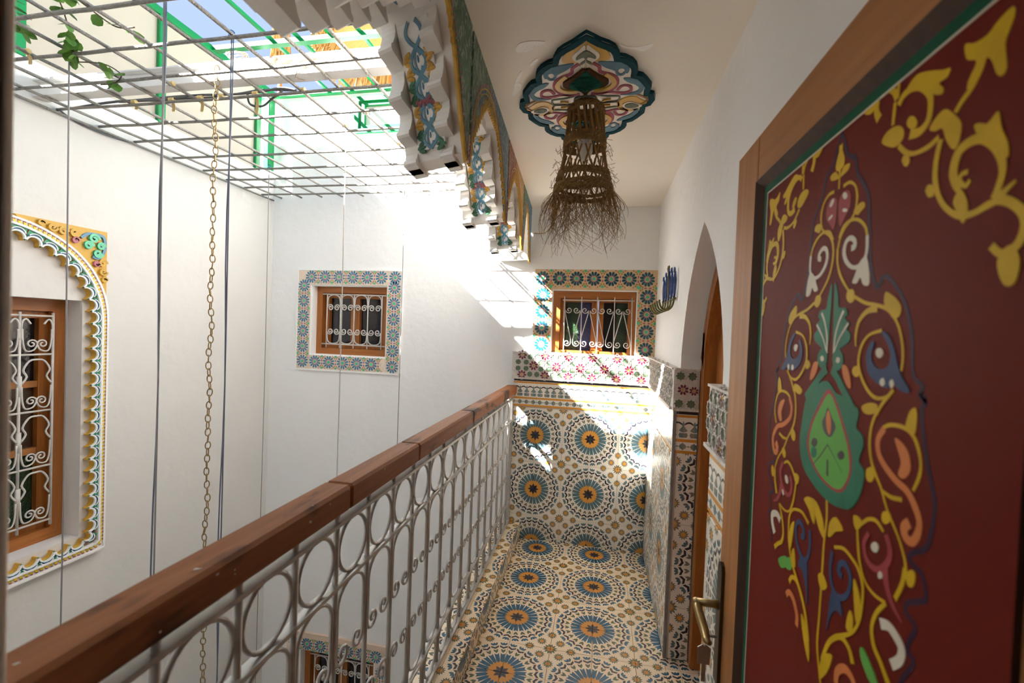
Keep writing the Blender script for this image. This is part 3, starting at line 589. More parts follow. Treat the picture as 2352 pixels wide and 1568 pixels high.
dado_right = props(mb.build('trim_3', [M['grout'], M['stone_edge']]), 'tiled dado on the right wall between the end wall and the arched doorway', 'dado', kind='structure')
TRd = lambda u, v, h: (.360-h, u, v)
dado(dado_right, TRd, YA1-.006, YB-.027, 2.90, wz0-.8)
TJ = lambda u, v, h: (u, YA1-.020-h, v)
dado(dado_right, TJ, .372, .468, .18, wz0-.8+.07)
mb = MB(); mb.box(.366, XR+.01, 1.245, YA0+.012, 0, ZF0)
dado_near = props(mb.build('trim_4', M['grout']), 'tiled dado on the near side of the arched doorway, beside the open door', 'dado', kind='structure')
dado(dado_near, TRd, 1.245, YA0+.012, 1.30, wz0-.8)
# carved friezes: maroon flowers and sage stars in raised stucco
def flower_mesh():
    mb = MB(); I = lambda u, v, h: (u, v, h)
    for k in range(8):
        a = 2*pi*k/8+pi/8; c, s = math.cos(a), math.sin(a)
        pt = [(.0105, 0), (.019, -.0078), (.029, -.0068), (.0375, 0), (.029, .0068), (.019, .0078)]
        mb.prism([(x*c-y*s, x*s+y*c) for x, y in pt], -.001, .0045, I, 0)
        r2 = [(.036, .0), (.038, .006), (.030, .0085), (.020, .0095), (.012, .005), (.0125, .003), (.0195, .0078), (.029, .0068)]
        mb.prism([(x*c-y*s, x*s+y*c) for x, y in r2], -.001, .007, I, 2)
        mb.prism([(x*c+y*s, x*s-y*c) for x, y in reversed(r2)], -.001, .007, I, 2)
    mb.dome(0, 0, .0085, .0085, -.001, .006, I, 1, 8)
    return mb.mesh('flower', [M['maroon'], M['ochre'], M['frieze_base']])
def star_mesh():
    mb = MB(); I = lambda u, v, h: (u, v, h)
    p = [((.0225 if k % 2 == 0 else .0165)*math.cos(2*pi*k/16), (.0225 if k % 2 == 0 else .0165)*math.sin(2*pi*k/16)) for k in range(16)]
    mb.prism(p, -.001, .003, I, 0)
    mb.ribbon([(x*1.18, y*1.18) for x, y in p], .004, -.001, .007, I, 1, True)
    return mb.mesh('star', [M['sage'], M['frieze_base']])
FLM, STM = flower_mesh(), star_mesh()
def put(me, name, parent, T, u, v, spin=0):
    o = Vector(T(u, v, 0)); ex = (Vector(T(u+1, v, 0))-o); ey = (Vector(T(u, v+1, 0))-o); ez = (Vector(T(u, v, 1))-o)
    c, s = math.cos(spin), math.sin(spin); a, b = ex*c+ey*s, ey*c-ex*s
    ob = link(name, me, parent)
    ob.matrix_basis = Matrix(((a.x, b.x, ez.x, o.x), (a.y, b.y, ez.y, o.y), (a.z, b.z, ez.z, o.z), (0, 0, 0, 1)))
    return ob
def frieze(name, T, u0, u1, ph, label, custom=None):
    mb = MB(); mb.prism([(u0, ZF0), (u1, ZF0), (u1, ZF1), (u0, ZF1)], -.03, 0, T, back=True)
    mb.prism([(u0, ZF1-.008), (u1, ZF1-.008), (u1, ZF1), (u0, ZF1)], 0, .007, T); mb.prism([(u0, ZF0), (u1, ZF0), (u1, ZF0+.012), (u0, ZF0+.012)], 0, .012, T)
    o = props(mb.build(name, M['frieze_base']), label, 'frieze', kind='structure')
    zm = 1.289
    if custom:
        for me, nm, u, v, q in custom: put(me, nm, o, T, u, v).scale = (q, q, 1)
        return o
    for k in range(-10, 40):
        for row, zz in ((0, zm), (1, zm+.076), (-1, zm-.070)):
            uc = ph+.17*k+(.085 if row else 0)
            if u0+.036 < uc < u1-.036: put(FLM, 'flower', o, T, uc, zz, pi/8*(row % 2))
        for q in range(8):
            a = 2*pi*q/8+pi/8; us_, vs_ = ph+.17*k+.060*math.cos(a), zm+.060*math.sin(a)
            if abs(math.sin(a)) > .8: us_ = ph+.17*k+.026*(1 if math.cos(a) > 0 else -1); vs_ = zm+.064*(1 if math.sin(a) > 0 else -1)
            if u0+.022 < us_ < u1-.022: put(STM, 'star', o, T, us_, vs_)
    return o
frieze('trim_5', lambda u, v, h: (u, YB-.034-h, v), -.628, .352, -.467, 'carved frieze of maroon flowers and green stars below the end wall window')
frieze('trim_6', lambda u, v, h: (.352-h, u, v), YA1-.004, YB-.036, 2.50, 'carved flower frieze on the right wall, sunlit, in the corner by the hook rack')
frieze('trim_7', lambda u, v, h: (u, YA1-.028-h, v), .352, .466, .425, 'short carved flower frieze turned into the far jamb of the arched doorway', [(STM, 'star', .381, 1.352, .95), (STM, 'star', .434, 1.352, .95), (STM, 'star', .378, 1.222, .95), (STM, 'star', .432, 1.222, .95), (FLM, 'flower', .394, 1.288, .74), (FLM, 'flower', .442, 1.284, .62)])
frieze('trim_8', lambda u, v, h: (.352-h, u, v), 1.245, YA0+.016, 1.44, 'carved flower frieze at the near edge of the arched doorway, beside the open door')
# ceiling, roof slabs, ground floor of the court, room behind the camera
mb = MB(); mb.box(-.72, XR+.5, -2.2, YB, ZC, 2.76)
mb.box(-1.3, -.72, -2.3, .08, ZC-.02, 2.70)
ceiling = props(mb.build('ceiling', M['plaster_smooth']), 'white plaster gallery ceiling around the painted rosette', 'ceiling', kind='structure')
M['patch'] = plain('fresh white plaster patch', (.93, .90, .86, 1), .55, bump=.5, bscale=40)
for pt in ([(-.305, 1.442), (-.288, 1.417), (-.247, 1.411), (-.208, 1.42), (-.22, 1.434), (-.247, 1.446), (-.264, 1.46), (-.301, 1.463)], [(-.273, 1.531), (-.248, 1.504), (-.24, 1.509), (-.26, 1.537), (-.269, 1.541)],
           [(-.356, 1.668), (-.338, 1.618), (-.315, 1.572), (-.306, 1.575), (-.326, 1.63), (-.323, 1.661), (-.345, 1.702), (-.37, 1.722)], [(.023, 1.459), (.053, 1.482), (.092, 1.484), (.126, 1.473), (.125, 1.488), (.103, 1.509), (.073, 1.497), (.036, 1.48)]):
    pb = MB(); pb.prism(cr(pt, 3, True), 0, .0015, TC); pb.build('plaster_patch', M['patch'], ceiling)
mb = MB(); mb.box(-5.5, XL-.352, .0, YB+.3, 2.60, 2.735); mb.box(-5.5, 2, YB+.36, 7, 2.6, 2.735)
props(mb.build('floor', M['plaster']), 'flat roof terrace beyond the court walls', 'roof', kind='structure')
mb = MB(); mb.box(XL-.3, XR+.5, .1, YB+.3, -3.2, -3.0)
props(mb.build('floor', M['plaster_smooth']), 'pale ground floor of the court below the gallery', 'floor', kind='structure')
mb = MB(); mb.box(-1.25, -1.2, -2.2, .08, 0, ZC); mb.box(1.0, 1.05, -2.2, .08, 0, ZC); mb.box(-1.25, 1.05, -2.25, -2.2, 0, ZC)
props(mb.build('wall_rear', M['plaster_smooth']), 'walls of the room behind the doorway', 'wall', kind='structure')
# door frame of the doorway (left jamb shows as a dark strip)
M['jamb_wood'] = wood('brown jamb wood', (.060, .026, .008, 1), (.16, .070, .022, 1), 2, .6, False, .05)
fr = empty('door_frame', (-.51, .2, 0), 'dark wooden door frame at the left edge, out of focus', 'door frame')
mb = MB(); mb.bbox(-.535, -.494, .075, .287, 0, 2.03, .004); mb.build('jamb', M['jamb_wood'], fr)
mb = MB(); mb.bbox(-.545, -.4935, .2875, .2935, 0, 2.05, .0015); mb.build('cover_strip', M['plaster_smooth'], fr)
mb = MB(); mb.bbox(.362, .40, .075, .292, 0, 2.03, .006); mb.build('jamb', M['dark_wood'], fr)
mb = MB(); mb.bbox(-.494, .362, .075, .292, 1.99, 2.03, .006); mb.build('head', M['dark_wood'], fr)
# ================================================================ windows
ROS = {}
def rosette_mesh(key, petal):
    if key in ROS: return ROS[key]
    q = 1 if 'teal' in key else .78
    mb = MB(); I = lambda u, v, h: (u, v, h)
    for k in range(12):
        a = 2*pi*k/12+pi/12; c, s = math.cos(a), math.sin(a); R_ = lambda L: [(x*c-y*s, x*s+y*c) for x, y in L]
        mb.prism(R_([(.0225, -.0030*q), (.034, -.0080*q), (.044, -.0086*q), (.0520, -.0040*q), (.0520, .0040*q), (.044, .0086*q), (.034, .0080*q), (.0225, .0030*q)]), -.001, .0022, I, 0)
        a2 = a+pi/12; c, s = math.cos(a2), math.sin(a2)
        mb.prism(R_([(.0165, -.0016), (.0215, -.003), (.029, 0), (.0215, .003), (.0165, .0016)]), -.001, .0014, I, 2)
    mb.prism([(.0125*math.cos(k*pi/6), .0125*math.sin(k*pi/6)) for k in range(12)], -.001, .003, I, 1)
    ROS[key] = mb.mesh('rosette', [petal, M['mint'], M['rose']]); return ROS[key]
def infill_mesh():
    """amber dots, rose lozenges and a mint half star that fill the gap between two rosettes"""
    mb = MB(); I = lambda u, v, h: (u, v, h)
    hexa = lambda cx, cy, r, sx=1: [(cx+r*sx*math.cos(q*pi/3), cy+r*math.sin(q*pi/3)) for q in range(6)]
    for sy in (-1, 1):
        mb.prism(hexa(0, sy*.056, .011, 1.1), -.001, .0016, I, 1)
        for sx in (-1, 1):
            mb.prism(hexa(sx*.018, sy*.050, .0065), -.001, .0016, I, 0); mb.prism(hexa(sx*.009, sy*.037, .0065), -.001, .0016, I, 0)
            mb.prism(hexa(sx*.033, sy*.059, .0050), -.001, .0016, I, 2)
        mb.prism([(-.006, sy*.013), (0, sy*.004), (.006, sy*.013), (.004, sy*.023), (0, sy*.028), (-.004, sy*.023)][::sy], -.001, .0016, I, 2)
    return mb.mesh('infill', [M['olive_dot'], M['mint'], M['rose']])
INF = infill_mesh()
def tile_border(name, T, o_, i_, spots, petal, label, base, w=.0, infh=()):
    """flat border slab (outer rect minus inner rect) with rosettes set in it"""
    a, b, c, d = o_; e, f, g, h = i_; mb = MB()
    for q in ([(a, c), (b, c), (f, g), (e, g)], [(b, c), (b, d), (f, h), (f, g)], [(b, d), (a, d), (e, h), (f, h)], [(a, d), (a, c), (e, g), (e, h)]):
        if abs((q[0][0]-q[3][0])*(q[1][1]-q[2][1])) + abs((q[0][1]-q[3][1])) + abs(q[1][0]-q[2][0]) < 1e-6: continue
        mb.prism(q, -.01, .010, T, 0, 1)
    for q in ([(a, c), (b, c), (b, c-.012), (a, c-.012)][::-1], [(b, c), (b+.012, c), (b+.012, d), (b, d)], [(a, d), (b, d), (b, d+.012), (a, d+.012)], [(a, c), (a, d), (a-.012, d), (a-.012, c)][::-1]):
        mb.prism(q, -.01, .013, T, 1)
    o = props(mb.build(name, [base, M['plaster']]), label, 'border', kind='structure')
    T2 = lambda u, v, hh: T(u, v, hh+.010)
    me = rosette_mesh(petal.name, petal)
    for u, v in spots: put(me, 'rosette', o, T2, u, v)
    for u, v, s in infh:
        io = put(INF, 'infill', o, T2, u, v, s)
        if abs(e-a) < .125: io.matrix_basis = io.matrix_basis @ Matrix.Diagonal((.9, .84, 1, 1))
    return o
amberbase = plain('amber stucco ground', (.76, .53, .31, 1), .6, bump=.3, bscale=80, var=.25, vscale=60)
rosyb = plain('pale rose stucco ground', (.80, .67, .54, 1), .6, bump=.3, bscale=80, var=.22, vscale=60)
# border of the gallery window (bottom side is the frieze)
sp1 = [(-.427+.1235*k, 1.934) for k in range(7)]+[(.320, 1.934-.1238*k) for k in range(1, 5)]+[(-.421, 1.934-.1215*k) for k in range(1, 5)]
if1 = [(-.365+.1235*k, 1.934, 0) for k in range(6)]+[(.320, 1.872-.1238*k, pi/2) for k in range(4)]+[(-.421, 1.872-.1215*k, pi/2) for k in range(4)]
tile_border('trim_9', TB, (-.484, .384, 1.392, 2.0), (-.352, .254, 1.392, 1.853), sp1, M['teal'], 'border of dark teal flower rosettes around the end wall window above the frieze', amberbase, infh=if1)
sp2 = [(-2.392, 1.229+.1237*k) for k in range(6)]+[(-1.596, 1.219+.1247*k) for k in range(6)]+[(-2.328+.1239*k, 1.921) for k in range(6)]+[(-2.276+.1246*k, 1.229) for k in range(5)]+[(-1.592, 1.922)]
if2 = [(-2.392, 1.291+.1237*k, pi/2) for k in range(5)]+[(-1.596, 1.281+.1247*k, pi/2) for k in range(5)]+[(-2.266+.1239*k, 1.921, 0) for k in range(5)]+[(-2.214+.1246*k, 1.229, 0) for k in range(5)]
tile_border('trim_10', TB, (-2.445, -1.540, 1.168, 1.972), (-2.330, -1.655, 1.282, 1.858), sp2, M['blue_petal'], 'border of blue flower rosettes around the small shaded window in the end wall', rosyb, infh=if2)
sp3 = [(-2.40+.1239*k, -1.115) for k in range(7)]+[(-2.412, -1.239-.1239*k) for k in range(9)]+[(-1.606, -1.239-.1239*k) for k in range(9)]
if3 = [(-2.338+.1239*k, -1.115, 0) for k in range(6)]+[(-2.412, -1.301-.1239*k, pi/2) for k in range(8)]+[(-1.606, -1.301-.1239*k, pi/2) for k in range(8)]
tile_border('trim_11', TB, (-2.465, -1.552, -2.5, -1.062), (-2.352, -1.667, -2.38, -1.168), sp3, M['blue_petal'], 'border of blue rosettes around the ground floor window seen through the balusters', rosyb, infh=if3)
mb = MB(); mb.prism([(-2.47, -1.06), (-1.55, -1.06), (-1.55, -1.015), (-2.47, -1.015)], -.01, .022, TB, 0); props(mb.build('trim_12', M['pale_peach']), 'bare peach stucco ledge over the ground floor window border', 'ledge', kind='structure')
def frame4(parent, name, T, a, b, c, d, w, h0, h1, mu, mv):
    """mitred timber frame, each member a part"""
    for q, m in (([(a, c), (b, c), (b-w, c+w), (a+w, c+w)], mu), ([(b, c), (b, d), (b-w, d-w), (b-w, c+w)], mv), ([(b, d), (a, d), (a+w, d-w), (b-w, d-w)], mu), ([(a, d), (a, c), (a+w, c+w), (a+w, d-w)], mv)):
        q2 = MB(); q2.prism(q, h0, h1, T, back=True); q2.build(name, m, parent)
def iron(parent, name, T, pts, r, h, mt, n=6):
    mb = MB(); mb.tube([T(u, v, h) for u, v in pts], r, n); return mb.build(name, mt, parent, True)
def cscroll(cx, z0, z1, w, top=True, r=None):
    """C shape: spiral, bow, spiral. opens downwards when top"""
    s = 1 if top else -1; r = r or w*.242
    cxl, cyl = cx-w/2+r, z0
    left = [(cxl+rr*math.cos(a), cyl+s*rr*math.sin(a)) for rr, a in [(.2*r+.8*r*i/20, 2*pi*1.5*(20-i)/20*-1+pi) for i in range(21)]]
    bow = [(cx-w/2, z0+s*(abs(z1-z0)*.45)), (cx-w*.40, z0+s*abs(z1-z0)*.86), (cx, z0+s*abs(z1-z0)), (cx+w*.40, z0+s*abs(z1-z0)*.86), (cx+w/2, z0+s*(abs(z1-z0)*.45))]
    right = [(2*cx-u, v) for u, v in reversed(left)]
    return cr(left+bow+right, 2)
# window_1: gallery window
def window(name, loc, label): return empty(name, loc, label, 'window', kind='structure')
w1 = window('window_1', (-.05, YB, 1.389), 'orange wood window with white scroll grille, set in the teal rosette border')
TW = lambda u, v, h: (u, YB+.02-h, v)
frame4(w1, 'frame', TW, -.344, .246, 1.36, 1.845, .052, -.12, .004, M['orange_wood_x'], M['orange_wood_z'])
for sx, (a, b) in enumerate(((-.294, -.018), (-.014, .250))):
    b = min(b, .246)
    sash = MB()
    for q in ([(a, 1.36), (b, 1.36), (b, 1.402), (a, 1.402)], [(a, 1.77), (b, 1.77), (b, 1.80), (a, 1.80)]): sash.prism(q, -.10, -.035, TW, back=True)
    ww = .048
    for q in ([(a, 1.40), (a+ww*.75, 1.40), (a+ww*.75, 1.772), (a, 1.772)], [(b-ww, 1.40), (b, 1.40), (b, 1.772), (b-ww, 1.772)]): sash.prism(q, -.10, -.035, TW, back=True)
    so_ = sash.build('sash', M['orange_wood_z'], w1)
    for ph, mt_ in (((a+.03, (a+b)/2-.002), M['glass_green'] if sx == 0 else M['glass_dark']), (((a+b)/2-.002, b-.03), M['glass_blue'] if sx == 0 else M['glass_green'])):
        pg = MB(); pg.prism([(ph[0], 1.39), (ph[1], 1.39), (ph[1], 1.78), (ph[0], 1.78)], -.075, -.07, TW, back=True); pg.build('pane', mt_, so_)
gr = MB(); gr.tube([TW(-.275, 1.778, .016), TW(.235, 1.782, .016)], .0042); g1 = gr.build('grille', M['iron_white'], w1, True)
for u in (-.262, -.138, -.025, .096, .217): iron(g1, 'bar', TW, [(u, 1.805), (u+.006, 1.385)], .0042, .016, M['iron_white'])
for k, cx in enumerate((-.2, -.081, .036, .157)):
    w_ = .054; zt, zb = 1.706, 1.466; r_ = .0245; tc = cx
    for s in (-1, 1):
        # lyre half: spiral at the top outside, straight leg crossing to the foot, spiral at the bottom
        up = spiral(cx+s*.024, zt, .004, r_, pi/2 if s > 0 else pi/2, pi/2+s*2*pi*1.45, 16) if k % 2 else spiral(cx+s*.030, zt, .004, r_, pi/2, pi/2-s*2*pi*1.2, 16)
        dn = spiral(cx+s*.030, zb, r_, .004, -pi/2+ (0 if k % 2 else s*.4), (-pi/2+s*2*pi*1.3), 16)
        if k % 2 == 0:   # narrow at the foot
            leg = [(cx+s*.056, zt-.012), (cx+s*.008, zb+.028)]
            p_ = [(cx+s*.027+math.cos(a)*r, zt+math.sin(a)*r) for r, a in [(.004+.021*i/18, (0 if s > 0 else pi)+s*(-2*pi*1.35+2*pi*1.35*i/18)) for i in range(19)]]
            q_ = [(cx+s*.034+math.cos(a)*r, zb+math.sin(a)*r) for r, a in [(.026-.021*i/18, (pi if s > 0 else 0)+s*(2*pi*1.35*i/18)) for i in range(19)]]
        else:            # narrow at the top
            leg = [(cx+s*.006, zt-.02), (cx+s*.056, zb+.02)]
            p_ = [(cx+s*.031+math.cos(a)*r, zt+math.sin(a)*r) for r, a in [(.004+.021*i/18, (pi if s > 0 else 0)+s*(2*pi*1.35-2*pi*1.35*i/18)) for i in range(19)]]
            q_ = [(cx+s*.031+math.cos(a)*r, zb+math.sin(a)*r) for r, a in [(.025-.021*i/18, (0 if s > 0 else pi)-s*(2*pi*1.35*i/18)) for i in range(19)]]
        iron(g1, 'scroll', TW, p_+leg+q_, .0036, .018, M['iron_white'], 5)
# window_2 and window_3: rosette windows of the shaded wall
def cwindow(name, W_, label, frames, rows):
    a, b, c, d = W_; o = window(name, ((a+b)/2, YB, c), label)
    T_ = lambda u, v, h: (u, YB+.09-h, v)
    frame4(o, 'frame', T_, a, b, c, d, .05, -.10, .03, M['orange_wood_x'], M['orange_wood_z'])
    m = (a+b)/2
    for s0, s1 in ((a+.05, m), (m, b-.05)):
        sa = MB(); w = .035
        for q in ([(s0, c+.05), (s1, c+.05), (s1, c+.09), (s0, c+.09)], [(s0, d-.09), (s1, d-.09), (s1, d-.05), (s0, d-.05)], [(s0, c+.09), (s0+w, c+.09), (s0+w, d-.09), (s0, d-.09)], [(s1-w-.01, c+.09), (s1, c+.09), (s1, d-.09), (s1-w-.01, d-.09)]): sa.prism(q, -.08, -.02, T_, back=True)
        sh = sa.build('sash', M['orange_wood_z'], o)
        pg = MB(); pg.prism([(s0+.03, c+.08), (s1-.03, c+.08), (s1-.03, d-.08), (s0+.03, d-.08)], -.055, -.05, T_, back=True); pg.build('pane', M['glass_dark'], sh)
    g = MB(); z0, z1 = c+.085, d-.062
    for z in (z0, z1): g.tube([T_(a+.06, z, .04), T_(b-.03, z-.003, .04)], .0052)
    g_ = g.build('grille', M['iron_white'], o, True)
    x0, x1 = a+.10, b-.064
    for k in range(5): iron(g_, 'bar', T_, [(x0+(x1-x0)*k/4, z0-.03), (x0+(x1-x0)*k/4, z1)], .0052, .04, M['iron_white'])
    for k in range(4):
        cx = x0+(x1-x0)*(k+.5)/4; ww = (x1-x0)/4-.010
        for top, za, zb in rows(z0, z1): iron(g_, 'scroll', T_, cscroll(cx, za, zb, ww, top), .0048, .04, M['iron_white'], 5)
    return o
cwindow('window_2', W2, 'small orange wood window with white scroll grille, in the blue rosette border', None, lambda z0, z1: ((True, z1-.110, z1-.004), (False, z0+.105, z0+.004)))
cwindow('window_3', W3, 'tall ground floor window with white scroll grille, glimpsed below between the balusters', None, lambda z0, z1: ((True, z1-.110, z1-.004), (False, z1-.40, z1-.52), (True, z0+.52, z0+.62), (False, z0+.105, z0+.004)))
# window_4: tall arched window of the left wall
o4 = window('window_4', (XL, 1.5, .348), 'tall orange wood window with ornate grille, in the scalloped arch surround at the left')
T4 = lambda u, v, h: (XL-.135+h, u, v)
frame4(o4, 'frame', T4, W4[0], W4[1], W4[2], W4[3], .062, -.08, .03, M['orange_wood_y'], M['orange_wood_z'])
for s0, s1 in ((1.162, 1.5), (1.5, 1.836)):
    sa = MB()
    for q in ([(s0, .41), (s1, .41), (s1, .45), (s0, .45)], [(s0, 1.51), (s1, 1.51), (s1, 1.548), (s0, 1.548)], [(s0, .45), (s0+.04, .45), (s0+.04, 1.51), (s0, 1.51)], [(s1-.04, .45), (s1, .45), (s1, 1.51), (s1-.04, 1.51)]): sa.prism(q, -.06, 0, T4, back=True)
    sh = sa.build('sash', M['orange_wood_z'], o4)
    for z in (1.17, .825):
        q = MB(); q.prism([(s0+.04, z-.016), (s1-.04, z-.016), (s1-.04, z+.016), (s0+.04, z+.016)], -.05, -.004, T4, back=True); q.build('glazing_bar', M['door_wood_y'], sh)
    for z0, z1, mt_ in ((.45, .81, M['glass_green']), (.84, 1.155, M['glass_amber']), (1.186, 1.51, M['glass_dark'])):
        q = MB(); q.prism([(s0+.035, z0-.004), (s1-.035, z0-.004), (s1-.035, z1+.004), (s0+.035, z1+.004)], -.035, -.03, T4, back=True); q.build('pane', mt_, sh)
g = MB()
TG4 = lambda u, v, h: (XL-.092+h, u, v)
for z in (1.522, 1.325, 1.036, .748, .460): g.tube([TG4(1.17, z, 0), TG4(1.832, z, 0)], .0055)
g4 = g.build('grille', M['iron_white'], o4, True)
GY = [1.829, 1.692, 1.555, 1.418, 1.281, 1.175]
for y in GY: iron(g4, 'bar', TG4, [(y, .43), (y, 1.54)], .0062, .0, M['iron_white'])
for y in GY[1:]:
    for z0, z1 in ((1.12, 1.22), (.84, .94), (.55, .66)): iron(g4, 'collar', TG4, [(y, z0), (y, z1)], .011, .0, M['iron_white'])
for i in range(len(GY)-1):
    c = (GY[i]+GY[i+1])/2; w = abs(GY[i]-GY[i+1])
    for zb in (1.325, 1.036, .748, .460):
        for s in (-1, 1):
            p = [(c+s*.022+math.cos(a)*r, zb+.055+math.sin(a)*r) for r, a in [(.005+.018*k/16, (pi if s > 0 else 0)+s*(-2*pi*1.3+2*pi*1.3*k/16)) for k in range(17)]]
            p += cr([(c+s*.0, zb+.05), (c+s*.014, zb+.024), (c+s*.045, zb+.020), (c+s*w*.42, zb+.06), (c+s*w*.44, zb+.13)], 3)
            iron(g4, 'scroll', TG4, p, .0042, .004, M['iron_white'], 5)
    for zt in (1.300, 1.012, .724):
        p = cr([(c-w*.44, zt-.12), (c-w*.30, zt-.085), (c-w*.40, zt-.05), (c-w*.22, zt-.006), (c, zt), (c+w*.22, zt-.006), (c+w*.40, zt-.05), (c+w*.30, zt-.085), (c+w*.44, zt-.12)], 3)
        iron(g4, 'scroll', TG4, p, .0048, .004, M['iron_white'], 5)
    for s in (-1, 1): iron(g4, 'scroll', TG4, cr([(c+s*w*.46, 1.40), (c+s*w*.46, 1.48), (c+s*w*.34, 1.505), (c+s*w*.20, 1.480)], 4), .0048, .004, M['iron_white'], 5)
# scalloped plaster surround of window_4
sur = empty('trim_13', (XL, 1.5, .24), 'painted plaster surround with scalloped arch, yellow beading and corner foliage', 'surround', kind='structure')
HS = .045
def arch_path(hw, zs, top, n=22, p=2.05):
    """right half, from the springing up to the crown, of a depressed arch; y = 1.5 + offset"""
    return [(1.5+hw*math.cos(t)**(2/p) if math.cos(t) > 1e-9 else 1.5, zs+(top-zs)*math.sin(t)**(2/p)) for t in [pi/2*i/n for i in range(n+1)]]
def resample(pts, step):
    L = [0]
    for a, b in zip(pts, pts[1:]): L.append(L[-1]+math.hypot(b[0]-a[0], b[1]-a[1]))
    n = max(2, round(L[-1]/step)); out = []
    for k in range(n+1):
        s = L[-1]*k/n; i = 0
        while i < len(L)-2 and L[i+1] < s: i += 1
        t = (s-L[i])/max(1e-9, L[i+1]-L[i]); out.append((pts[i][0]+(pts[i+1][0]-pts[i][0])*t, pts[i][1]+(pts[i+1][1]-pts[i][1])*t))
    return out
inner = [(1.5, .322), (1.925, .322)] + [(1.925, .36)] + arch_path(.425, 1.50, 1.905)        # scallop springing line
outer = [(1.5, .285), (1.968, .285)] + [(1.968, .36)] + arch_path(.468, 1.50, 1.955)
edge = [(1.5, .245), (2.0, .245)] + [(2.0, .36)] + arch_path(.50, 1.52, 1.985)
mirror = lambda L: [(3.0-u, v) for u, v in L]
mats_s = [M['plaster'], plain('surround green', (.05, .36, .20, 1), .5, var=.3, vscale=60), M['ochre'], plain('surround blue', (.018, .12, .22, 1), .45)]
for side in (0, 1):
    fx = mirror if side else (lambda L: L)
    A, B, C = resample(outer, .03), resample(edge, .03), None
    n = min(len(A), len(B)); A, B = [A[int(i*(len(A)-1)/(n-1))] for i in range(n)], [B[int(i*(len(B)-1)/(n-1))] for i in range(n)]
    mb = MB()
    for i in range(n-1): mb.prism(fx([A[i], B[i], B[i+1], A[i+1]]), -.005, HS-.012, TL, 0)
    mb.build('moulding', mats_s[0], sur)
    # twisted beading: slanted yellow and maroon dashes
    mid = resample([((a[0]*.62+b[0]*.38), (a[1]*.62+b[1]*.38)) for a, b in zip(A, B)], .020)
    mb = MB()
    for i in range(len(mid)-1):
        a, b = mid[i], mid[i+1]; dx, dy = b[0]-a[0], b[1]-a[1]; nx, ny = dy*.55, -dx*.55
        mb.prism(fx([(a[0]-nx, a[1]-ny), (a[0]+dx*.55-nx, a[1]+dy*.55-ny), (a[0]+dx*.95+nx*.55, a[1]+dy*.95+ny*.55), (a[0]+dx*.45+nx*.55, a[1]+dy*.45+ny*.55)]), HS-.013, HS-.006, TL, 0)
        mb.prism(fx([(a[0]+dx*.45+nx*.72, a[1]+dy*.45+ny*.72), (a[0]+dx*.95+nx*.72, a[1]+dy*.95+ny*.72), (a[0]+dx*.85+nx*1.15, a[1]+dy*.85+ny*1.15), (a[0]+dx*.5+nx*1.1, a[1]+dy*.5+ny*1.1)]), HS-.013, HS-.006, TL, 1)
    props(mb.build('beading', [plain('lemon yellow paint', (.75, .56, .03, 1), .5) if side == 0 else bpy.data.materials['lemon yellow paint'], M['rose']], sur), kind='stuff')
    # rims
    mb = MB(); mb.ribbon(fx(A), .010, -.005, HS, TL, 0); mb.ribbon(fx([(b[0]-.003, b[1]-.002) for b in B]), .010, -.005, HS-.006, TL, 0); mb.build('rim', M['plaster'], sur)
    S = resample(inner, .066); 
    for i in range(len(S)-1):
        a, b = S[i], S[i+1]; dx, dy = b[0]-a[0], b[1]-a[1]; L_ = math.hypot(dx, dy); tx, ty = dx/L_, dy/L_; nx, ny = ty, -tx
        cx, cy = (a[0]+b[0])/2, (a[1]+b[1])/2
        P = lambda s_, d_: (cx+tx*s_+nx*d_, cy+ty*s_+ny*d_)
        ar = [(-L_*.46*math.cos(t), .030*math.sin(t)-.012) for t in [pi*q/8 for q in range(9)]]
        pl = [P(s_, d_) for s_, d_ in ar]+[P(L_/2, -.012), P(L_/2, .045), P(-L_/2, .045), P(-L_/2, -.012)]
        mb = MB(); mb.prism(fx(pl), -.004, HS-.010, TL, 1, 2)
        mb.ribbon(fx([P(s_, d_*1.0+.005) for s_, d_ in ar]), .007, HS-.012, HS-.001, TL, 0)
        mb.ribbon(fx([P(s_*.98, d_+.0125) for s_, d_ in ar[1:-1]]), .010, HS-.012, HS-.004, TL, 3)
        mb.ribbon(fx([P(s_*.98, d_+.0195) for s_, d_ in ar[1:-1]]), .004, HS-.012, HS-.001, TL, 0)
        mb.build('scallop', mats_s, sur)
    # corner foliage
    E_ = resample(arch_path(.505, 1.52, 1.990), .03); E_ = [p for p in E_]
    pl = [(2.0, 1.64)]+[(2.0, 1.995), (1.60, 1.995)]+[p for p in reversed(E_) if p[0] > 1.6 and p[1] > 1.64]
    mb = MB(); mb.prism(fx(pl), -.004, .018, TL, 0); pn = mb.build('spandrel', M['ochre'], sur)
    def curl(cx, cz, r, m_, sgn=1, w=.012):
        q = MB(); L2 = spiral(cx, cz, r, .004, 0, sgn*2*pi*1.4, 18); q.ribbon(fx(L2), w, .016, .030, TL, 0); q.build('painted_scroll', m_, pn)
    for a_ in ((1.70, 1.975, .013, 'ochre', 1), (1.745, 1.965, .018, 'ochre', -1), (1.79, 1.955, .020, 'ochre', 1), (1.84, 1.96, .022, 'ochre', -1), (1.985, 1.73, .012, 'ochre', 1), (1.978, 1.775, .018, 'ochre', -1), (1.975, 1.82, .020, 'ochre', 1), (1.845, 1.92, .014, 'rose', 1), (1.945, 1.815, .012, 'rose', -1), (1.905, 1.905, .022, 'mint', 1), (1.95, 1.87, .022, 'mint', -1), (1.93, 1.945, .026, 'mint', 1), (1.965, 1.91, .020, 'mint', 1)): curl(a_[0], a_[1], a_[2], M[a_[3]], a_[4], .013)
